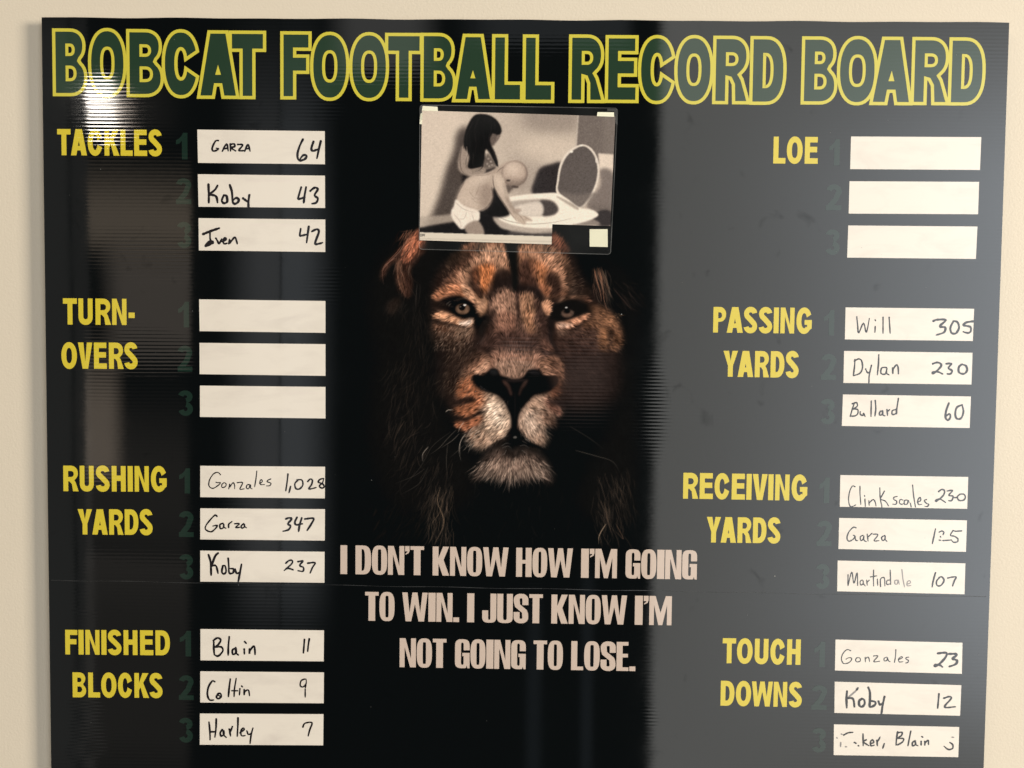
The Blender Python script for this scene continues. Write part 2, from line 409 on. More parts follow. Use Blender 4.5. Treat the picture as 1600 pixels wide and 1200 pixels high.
    if ch == 'S':
        tx, ty = s, b
        if heavy:
            p = [(w - s / 2, .62)] + sup(.5 * w, .79, .5 * w - s / 2, .205 - ty / 2, -10, 190, 2.4, 16)
            p += [(s / 2 + .01, .70), (s / 2 + .06 * w, .60), (.5 * w, .50), (w - s / 2 - .06 * w, .40), (w - s / 2 - .01, .32)]
            p += sup(.5 * w, .21, .5 * w - s / 2, .205 - ty / 2, 10, -190, 2.4, 16) + [(s / 2, .38)]
            return [(ribbon_outline(p, tx, ty * 1.25), [])]
        rx = .5 * w - s / 2
        p = sup(.5 * w, .745, rx * .96, .268 - ty / 2, 8, 225, 2.1, 22) + [(.5 * w, .515)] + sup(.5 * w, .262, rx, .272 - ty / 2, 48, -172, 2.1, 22)
        return [(ribbon_outline(p, tx, ty * 1.04), [])]
    if ch == '1':
        return [([(w - s, 0), (w - s, .70), (w * .32, .60), (0, .56), (0, .72), (w * .28, .79), (w * .50, .89), (w - s * .78, 1), (w, 1), (w, 0)], [])]
    if ch == '2':
        p = sup(.5 * w, .735, .5 * w - s / 2, .265 - b / 2, 170, -35, 2, 22) + [(.62 * w, .42), (.34 * w, .22), (.20 * w, .09)]
        return [(ribbon_outline(p, s, b), []), ([(0, 0), (0, b * .95), (w, b * .95), (w, 0)], [])]
    if ch == '3':
        p = sup(.48 * w, .755, .5 * w - s / 2, .25 - b / 2, 165, -80, 2, 20)
        q = sup(.5 * w, .275, .5 * w - s / 2, .275 - b / 2, 85, -165, 2, 22)
        return [(ribbon_outline(p, s, b * .95), []), (ribbon_outline(q, s, b * .95), [])]
    raise ValueError(ch)

# ------------------------------------------------------------------ mesh helpers (all meshes in the board's own axes)
class MB:
    def __init__(self): self.v = []; self.f = []
    def add(self, verts, faces):
        o = len(self.v); self.v += verts; self.f += [tuple(i + o for i in f) for f in faces]
    def flat(self, outer, holes, y, o0=(0, 0, 0)):
        loops = [[Vector((p[0], p[1], 0)) for p in c] for c in [outer] + holes]
        tris = tessellate_polygon(loops)
        flatv = [p for c in loops for p in c]
        verts = [(p.x, y, p.y) for p in flatv]
        fs = []
        for t in tris:
            a, b, c = (flatv[i] for i in t)
            if (b.x - a.x) * (c.y - a.y) - (b.y - a.y) * (c.x - a.x) < 0: t = (t[0], t[2], t[1])
            fs.append(tuple(t))                       # counter-clockwise in X,Z seen from -Y: normal faces the viewer
        self.add(verts, fs)
    def outline(self, pts, wd, y):
        """mitred line of width wd along a closed contour"""
        q = []
        for p in pts:
            if not q or math.hypot(p[0] - q[-1][0], p[1] - q[-1][1]) > wd * .05: q.append(p)
        if math.hypot(q[0][0] - q[-1][0], q[0][1] - q[-1][1]) < wd * .05: q.pop()
        n = len(q); A = []; B = []
        for i in range(n):
            a, b, c = q[i - 1], q[i], q[(i + 1) % n]
            d1 = Vector((b[0] - a[0], b[1] - a[1])).normalized(); d2 = Vector((c[0] - b[0], c[1] - b[1])).normalized()
            n1 = Vector((-d1.y, d1.x)); n2 = Vector((-d2.y, d2.x))
            m = (n1 + n2)
            if m.length < 1e-6: m = n1
            m.normalize()
            k = min(1 / max(m.dot(n1), .2), 2.6) * wd / 2
            A.append((b[0] + m.x * k, y, b[1] + m.y * k)); B.append((b[0] - m.x * k, y, b[1] - m.y * k))
        fs = []
        for i in range(n):
            j = (i + 1) % n
            fs.append((i, j, n + j, n + i))
        vs = A + B
        fx = []
        for f in fs:
            a, b, c = (vs[i] for i in f[:3])
            if (b[0] - a[0]) * (c[2] - a[2]) - (b[2] - a[2]) * (c[0] - a[0]) < 0: f = f[::-1]
            fx.append(f)
        self.add(vs, fx)
    def stroke(self, pts, wd, y):
        """a pen line with round ends; each span of it a hair above the one before"""
        P = smooth(pts) if len(pts) > 2 else dense(pts)
        n = len(P); L = []; R = []
        for i, (x, z) in enumerate(P):
            a = P[max(i - 1, 0)]; b = P[min(i + 1, n - 1)]
            dx, dz = b[0] - a[0], b[1] - a[1]; l = math.hypot(dx, dz) or 1
            t = i / (n - 1)
            k = wd / 2 * (1 + .13 * math.sin(t * 7 + x * 900)) * (1 - .25 * max(0, (t - .8) / .2))
            nx, nz = -dz / l * k, dx / l * k
            yy = y - 8e-7 * i
            L.append((x + nx, yy, z + nz)); R.append((x - nx, yy, z - nz))
        self.add(R + L, [(i, i + 1, n + i + 1, n + i) for i in range(n - 1)])
        for e, (x, z) in ((0, P[0]), (n - 1, P[-1])):
            r = math.hypot(L[e][0] - R[e][0], L[e][2] - R[e][2]) / 2
            c = [(x + r * math.cos(a), y - 8e-7 * (n + 3 + e), z + r * math.sin(a)) for a in [i * math.pi / 5 for i in range(10)]]
            self.add(c, [tuple(range(10))])
    def build(self, name, mat, parent=None, label=None):
        me = bpy.data.meshes.new(name)
        me.from_pydata(self.v, [], self.f); me.update()
        o = bpy.data.objects.new(name, me); COL.objects.link(o)
        me.materials.append(mat)
        if parent is not None: o.parent = parent
        if label: o['label'] = label
        return o

def dense(pts, k=4):
    out = []
    for a, b in zip(pts[:-1], pts[1:]):
        for i in range(k): out.append((a[0] + (b[0] - a[0]) * i / k, a[1] + (b[1] - a[1]) * i / k))
    return out + [pts[-1]]
def smooth(p, k=6):
    out = []
    n = len(p)
    for i in range(n - 1):
        p0, p1, p2, p3 = p[max(i - 1, 0)], p[i], p[i + 1], p[min(i + 2, n - 1)]
        for j in range(k):
            t = j / k
            out.append(tuple(.5 * ((2 * p1[a]) + (-p0[a] + p2[a]) * t + (2 * p0[a] - 5 * p1[a] + 4 * p2[a] - p3[a]) * t * t + (-p0[a] + 3 * p1[a] - 3 * p2[a] + p3[a]) * t ** 3) for a in (0, 1)))
    out.append(p[-1])
    return out

# ------------------------------------------------------------------ setting
WALL_Y = 0.0155
def build_wall():
    b = MB()
    b.add([(-4.5, WALL_Y, -2.2), (4.0, WALL_Y, -2.2), (4.0, WALL_Y, 2.6), (-4.5, WALL_Y, 2.6)], [(0, 1, 2, 3)])
    w = b.build('wall', MAT['wall']); w['kind'] = 'structure'
    return w
build_wall()

# ------------------------------------------------------------------ the record board
def tagged(o, label, cat):
    o['label'] = label; o['category'] = cat
TL = un(65, 27); TR = un(1577, 35); BL = un(84.1, 1520); BR = un(1526, 1520)
XL = float(TL[0] + BL[0]) / 2; XR = float(TR[0] + BR[0]) / 2
ZT = float(TL[1] + TR[1]) / 2; ZB = float(BL[1] + BR[1]) / 2
print('board', TL, TR, BL, BR)
root = bpy.data.objects.new('record_board', None); COL.objects.link(root)
root.location = ((XL + XR) / 2, 0, ZB)
tagged(root, 'black glossy football record board with yellow headings, white name strips and a lion face', 'record board')
def part(mb, name, mat, parent=root, label=None):
    o = mb.build(name, mat, parent, label)
    if parent is root: o.location = -root.location
    return o

pn = MB()
T = 0.0042
# front film: a fine sheet whose cut edge wanders a little
nx = 60
tops = [(float(TL[0] + (TR[0] - TL[0]) * i / nx), float(TL[1] + (TR[1] - TL[1]) * i / nx) + 0.0006 * math.sin(i * .9) * math.sin(i * .23)) for i in range(nx + 1)]
front = [(float(BL[0]), float(BL[1])), (float(BR[0]), float(BR[1]))] + tops[::-1]
pn.add([(x, 0, z) for x, z in front], [tuple(range(len(front)))])
panel = part(pn, 'panel', MAT['board'])
ed = MB()
k = len(front)
vs = [(x, 0.00002, z) for x, z in front] + [(x, T, z) for x, z in front]
fs = [((i + 1) % k, i, k + i, k + (i + 1) % k) for i in range(k)]
ed.add(vs, fs + [tuple(range(2 * k - 1, k - 1, -1))])
part(ed, 'cut_edge', MAT['edge'])
# spacers that hold the panel off the wall
for (a, c) in ((420, 300), (1250, 300), (420, 1000), (1250, 1000)):
    X, Z = un(a, c)
    s = MB(); r = .03
    y0, y1 = T + .0001, WALL_Y - .0002
    vv = [(X + i * r, y, Z + j * r) for y in (y0, y1) for i, j in ((-1, -1), (1, -1), (1, 1), (-1, 1))]
    s.add(vv, [(0, 1, 2, 3), (7, 6, 5, 4), (0, 4, 5, 1), (1, 5, 6, 2), (2, 6, 7, 3), (3, 7, 4, 0)])
    part(s, 'spacer', MAT['edge'])
# a crease pressed across the whole board
cr = MB()
pts = [un(80 + (1541 - 80) * i / 80, 906.5 + (932.5 - 906.5) * i / 80 + .5 * math.sin(i * .7)) for i in range(81)]
for i in range(80):
    (x0, z0), (x1, z1) = pts[i], pts[i + 1]
    h = 0.00034 * (0.6 + .4 * math.sin(i * 1.3) + .3 * (i > 30))
    h = max(h, .00012)
    cr.add([(x0, -.00006, z0 - h), (x1, -.00006, z1 - h), (x1, -.00012, z1), (x0, -.00012, z0), (x1, -.00006, z1 + h), (x0, -.00006, z0 + h)], [(0, 1, 2, 3), (3, 2, 4, 5)])
part(cr, 'crease', MAT['crease'])
# little specks of dust and chips in the film
sp = MB()
rs = random.Random(5)
for i in range(46):
    px, py = rs.uniform(90, 1530), rs.uniform(60, 1190)
    if i == 0: px, py = 1210.5, 900
    if i == 1: px, py = 971, 491
    X, Z = un(px, py); r = rs.uniform(.0002, .00045) if i > 1 else .0012 * (.9, .7)[i]
    sp.add([(X + r * math.cos(a), -.0003, Z + r * .8 * math.sin(a)) for a in [j * math.pi / 3 for j in range(6)]], [tuple(range(6))])
o = part(sp, 'dust', MAT['edge']); o['kind'] = 'stuff'

# ---- printed words
Y_PRINT = -0.00010
def put_glyph(mb, ch, x0, x1, yt, yb, s, b, y, n=2.15, heavy=False, outline=None, oy=None, stroke_w=0, w_px=None):
    """glyph in the pixel box x0..x1 (at mid height), yt..yb: placed flat on the board, upright in the board's axes"""
    ym = (yt + yb) / 2
    X0, _ = un(x0, ym); X1, _ = un(x1, ym)
    xm = (x0 + x1) / 2
    _, Z1 = un(xm, yt); _, Z0 = un(xm, yb)
    H = Z1 - Z0; w = (X1 - X0) / H
    for outer, holes in glyph(ch, w, s, b, n, heavy):
        tr = lambda c: [(X0 + p[0] * H, Z0 + p[1] * H) for p in c]
        mb.flat(tr(outer), [tr(h) for h in holes], y)
        y -= 6e-6
        if outline is not None:
            outline.outline(tr(outer), stroke_w, oy)
            for i, h in enumerate(holes):
                if ch == 'A':
                    q = tr(h); e = stroke_w * .5
                    outline.flat([(q[0][0] - e * 1.25, q[0][1] - e * .8), (q[1][0], q[1][1] + e * 2.2), (q[2][0] + e * 1.25, q[2][1] - e * .8)], [], oy)
                else: outline.outline(tr(h), stroke_w * .92, oy)

PX = 0.000807
# headline: outer pixel bounds of every letter, traced outline included
TITLE = [('BOBCAT', [(82, 136.5, 44.5, 150.5), (137.5, 198, 43.5, 153.5), (197.5, 256, 45.5, 152), (253.5, 312, 45.5, 154), (307.5, 374, 47.5, 154.5), (357.5, 416, 48, 155)]),
         ('FOOTBALL', [(438, 487, 49, 155.5), (484.5, 546, 49.5, 158), (545.5, 608, 50, 158.5), (601.5, 660.5, 51.5, 158), (657, 713, 51.5, 159), (706.5, 771.5, 53, 160), (768.5, 818, 53.5, 160.5), (816.5, 866.5, 54, 161)]),
         ('RECORD', [(888.5, 946, 54, 161), (945.5, 998.5, 55, 161), (997.5, 1055.5, 54.5, 163), (1053.5, 1115, 54.5, 163.5), (1113.5, 1173, 56, 163), (1171.5, 1229, 56.5, 164)]),
         ('BOARD', [(1252, 1309, 57, 163.5), (1307.5, 1371.5, 56, 165), (1359.5, 1427, 57.5, 164.5), (1424, 1484.5, 58, 164.5), (1482, 1540, 58.5, 165)])]
OW = 5.0
for word, boxes in TITLE:
    g = MB(); ol = MB()
    for i, (ch, (x0, x1, yt, yb)) in enumerate(zip(word, boxes)):
        h = OW / 2
        over = 1.4 if ch in 'OC' else 0
        put_glyph(g, ch, x0 + h, x1 - h, yt + h + over, yb - h - over, {'B': .205, 'A': .212, 'O': .188}.get(ch, .200), {'T': .275, 'L': .275, 'O': .272, 'C': .265, 'D': .255, 'R': .25, 'F': .25, 'E': .245}.get(ch, .232), Y_PRINT, n=2.25, outline=ol, oy=Y_PRINT - .00005 - .00001 * (i % 2), stroke_w=OW * PX)
    w = part(g, 'title_word', MAT['green'], label='dark green word %s in the headline' % word)
    o = ol.build('letter_outline', MAT['yellow'], w)

ADV = {'A': (.722, 0, .722), 'B': (.722, .073, .67), 'C': (.722, .047, .675), 'D': (.722, .073, .685), 'E': (.667, .073, .62), 'F': (.611, .073, .575),
       'G': (.778, .047, .715), 'H': (.722, .073, .648), 'I': (.278, .065, .215), 'K': (.722, .073, .722), 'L': (.611, .073, .584), 'N': (.722, .073, .648),
       'O': (.778, .044, .734), 'P': (.667, .073, .62), 'R': (.722, .073, .715), 'S': (.667, .04, .62), 'T': (.611, .02, .59), 'U': (.722, .07, .65),
       'V': (.667, 0, .667), 'W': (.944, 0, .944), 'Y': (.667, 0, .667), '-': (.333, .055, .275)}
HEAD = [('TACKLES', 89.5, 253, 201.5, 242.5, 203, 244), ('TURN-', 98.5, 210.5, 466, 507, 467, 508), ('OVERS', 96, 215, 535, 576, 535.5, 576.5),
        ('RUSHING', 99, 260.5, 727.5, 767.5, 728.5, 768.5), ('YARDS', 121.5, 238.5, 795.5, 835, 796, 836), ('FINISHED', 102, 265.5, 984, 1022.5, 985, 1024),
        ('BLOCKS', 113.5, 254, 1050.5, 1089.5, 1052, 1090.5), ('LOE', 1208.5, 1278, 213.5, 255.5, 214, 256), ('PASSING', 1114.5, 1268.5, 479.5, 519.5, 481, 521.5),
        ('YARDS', 1130, 1248, 548, 588.5, 549, 590.5), ('RECEIVING', 1067.5, 1261.5, 738.5, 779, 742, 782.5), ('YARDS', 1104, 1219.5, 807.5, 847.5, 809, 849),
        ('TOUCH', 1129, 1251, 997, 1036, 999, 1039), ('DOWNS', 1126, 1253, 1063.5, 1102.5, 1066, 1105)]
for word, x0, x1, ta, ba, tb, bb in HEAD:
    pos = 0; box = []
    for ch in word:
        a, l, r = ADV[ch]; box.append((pos + l, pos + r)); pos += a
    p0, p1 = box[0][0], box[-1][1]
    g = MB()
    grow = lambda c: {'I': 1.3, 'N': .75, '-': .8, 'E': .55, 'F': .55, 'L': .5, 'H': .6, 'T': .5, 'U': .5, 'S': .35, 'O': .15, 'C': .15, 'G': .3, 'V': -.4, 'A': -.1, 'Y': 0}.get(c, .35)
    xa_, xb_ = x0 + grow(word[0]), x1 - grow(word[-1])
    for i, (ch, (l, r)) in enumerate(zip(word, box)):
        u0 = (l - p0) / (p1 - p0); u1 = (r - p0) / (p1 - p0); um = (u0 + u1) / 2; e = grow(ch)
        put_glyph(g, ch, xa_ + (xb_ - xa_) * u0 - e, xa_ + (xb_ - xa_) * u1 + e, ta + (tb - ta) * um, ba + (bb - ba) * um, {'N': .172, 'K': .185, 'W': .17, 'U': .185}.get(ch, .190), .208, Y_PRINT - 5e-6 * (i % 2), n=2.1)
    part(g, 'heading', MAT['heading'], label='yellow heading reading %s' % word)

NUMS = [[(275, 293, 207.5, 249), (275, 299, 278.5, 319), (276.5, 299, 346.5, 388)],
        [(278.5, 295.5, 471.5, 511.5), (277.5, 300.5, 540, 580.5), (278.5, 301.5, 610, 650)],
        [(280, 297, 731.5, 771), (279.5, 302.5, 798.5, 839), (280, 302, 866, 905.5)],
        [(281, 298.5, 985.5, 1025.5), (279.5, 302.5, 1055, 1093.5), (279.5, 301.5, 1121.5, 1160.5)],
        [(1295.5, 1312, 217.5, 258.5), (1290.5, 1315, 288, 328.5), (1289.5, 1312, 358.5, 398.5)],
        [(1287, 1303.5, 484.5, 524), (1283, 1306.5, 553, 593.5), (1282, 1304.5, 623, 663)],
        [(1280, 1296, 746, 786), (1276, 1299.5, 813.5, 853), (1274.5, 1296, 881, 920.5)],
        [(1272, 1289, 1002.5, 1042), (1268, 1292, 1070.5, 1109), (1268.5, 1290.5, 1137.5, 1176)]]
for grp in NUMS:
    for i, (x0, x1, yt, yb) in enumerate(grp):
        g = MB(); put_glyph(g, '123'[i], x0, x1, yt, yb, .215, .20, Y_PRINT, n=2.0)
        part(g, 'rank_number', MAT['digit'], label='faint dark green number %d' % (i + 1))

IMP = {'I': .245, 'D': .525, 'O': .515, 'N': .55, "'": .15, 'T': .46, 'K': .565, 'W': .865, 'H': .54, 'M': .70, 'G': .50, 'J': .48, 'U': .53, 'S': .50, 'L': .40, 'E': .40, '.': .20}
QUOTE = [[("I", 532, 542.5), ("DON'T", 555.5, 662.5), ("KNOW", 676, 794.5), ("HOW", 806.5, 895), ("I'M", 908, 964), ("GOING", 977.5, 1089)],
         [("TO", 570.5, 616.5), ("WIN.", 628.5, 717.5), ("I", 730, 741), ("JUST", 753.5, 848), ("KNOW", 861.5, 979.5), ("I'M", 992, 1049.5)],
         [("NOT", 624.5, 697.5), ("GOING", 711, 821.5), ("TO", 833.5, 879.5), ("LOSE.", 892.5, 993)]]
QY = [((532, 851.8, 896.8), (1089, 859.7, 905.5)), ((570, 924.7, 969.7), (1049, 931.5, 977)), ((624, 997, 1042.3), (993, 1003.3, 1048.6))]
for words, ((xa, ta, ba), (xb, tb, bb)) in zip(QUOTE, QY):
    for word, x0, x1 in words:
        gap = .028
        tot = sum(IMP[c] for c in word) + gap * (len(word) - 1)
        pos = 0; g = MB()
        for i, ch in enumerate(word):
            a = x0 + (x1 - x0) * pos / tot; b = x0 + (x1 - x0) * (pos + IMP[ch]) / tot
            pos += IMP[ch] + gap
            u = ((a + b) / 2 - xa) / (xb - xa)
            put_glyph(g, ch, a, b, ta + (tb - ta) * u, ba + (bb - ba) * u, {'I': .245, 'N': .172, 'W': .18, 'M': .175, 'T': .23, 'D': .212, 'K': .20, 'H': .205}.get(ch, .204), .125, Y_PRINT - 5e-6 * (i % 2) - .00002, n=2.9, heavy=True)
        part(g, 'slogan_word', MAT['quote'], label='beige word in the slogan below the lion')

# ------------------------------------------------------------------ name strips and what is written on them
STRIPS = [
 ('TACKLES', 'left', (300, 200), [((308.3,202.5),(507.5,205),(507.8,256.7),(309.5,254.5)), ((309.2,272.2),(507.8,274.5),(508,325),(310.3,323)), ((310.3,340.8),(508.3,343),(508.3,393.8),(310.8,391.3))]),
 ('TURN-OVERS', 'left', (300, 460), [((311.2,467.7),(508.6,470.3),(508.6,520.1),(312,517.4)), ((311.8,535.7),(508.6,537.7),(508.6,587.3),(312,584.6)), ((312.5,602.5),(508.6,604.5),(508.6,653.8),(312.5,651.4))]),
 ('RUSHING YARDS', 'left', (300, 720), [((313,727.8),(508,729.2),(507.6,778.7),(313,776.7)), ((313,794.2),(507.8,795.5),(507.5,844.7),(313,842.8)), ((313,860.3),(507.2,862),(507,910.5),(313,908.7))]),
 ('FINISHED BLOCKS', 'left', (300, 975), [((313.3,982.8),(506.3,984.8),(505.8,1033.3),(313.3,1031.7)), ((313,1048.8),(506.2,1050.5),(505.8,1098.8),(313,1097.6)), ((312.5,1114.8),(505.5,1115.8),(505,1164.5),(312.2,1163.5))]),
 ('LOE', 'right', (1310, 200), [((1329.7,213.3),(1533.2,214.3),(1531.1,265.6),(1328.3,264.3)), ((1327.3,283.2),(1529.8,284.2),(1528.1,334.8),(1326,333.8)), ((1325.3,352.3),(1527.1,354),(1524.7,404.6),(1323.6,402.5))]),
 ('PASSING YARDS', 'right', (1310, 475), [((1321.2,480.3),(1522,482.5),(1520,532.8),(1320,530.3)), ((1318.8,548.3),(1519.5,551.2),(1517.8,600.8),(1317.8,598.3)), ((1317,616.3),(1517,619.5),(1515,668.8),(1315.3,665.5))]),
 ('RECEIVING YARDS', 'right', (1300, 738), [((1313,742.2),(1512.8,745.2),(1511.2,795),(1312,791.7)), ((1311.2,809.2),(1510.8,813),(1509.2,862.2),(1310,857.7)), ((1308.8,875.8),(1508.3,880.2),(1507,928.5),(1308,923.8))]),
 ('TOUCH DOWNS', 'right', (1295, 995), [((1305.5,999.2),(1503.8,1004.2),(1502.8,1052.8),(1304.5,1047.5)), ((1304.2,1065),(1502,1070.5),(1500,1118.3),(1303.7,1113.8)), ((1303,1131.7),(1498.8,1135.8),(1497.2,1183),(1302.5,1179.7))]),
]
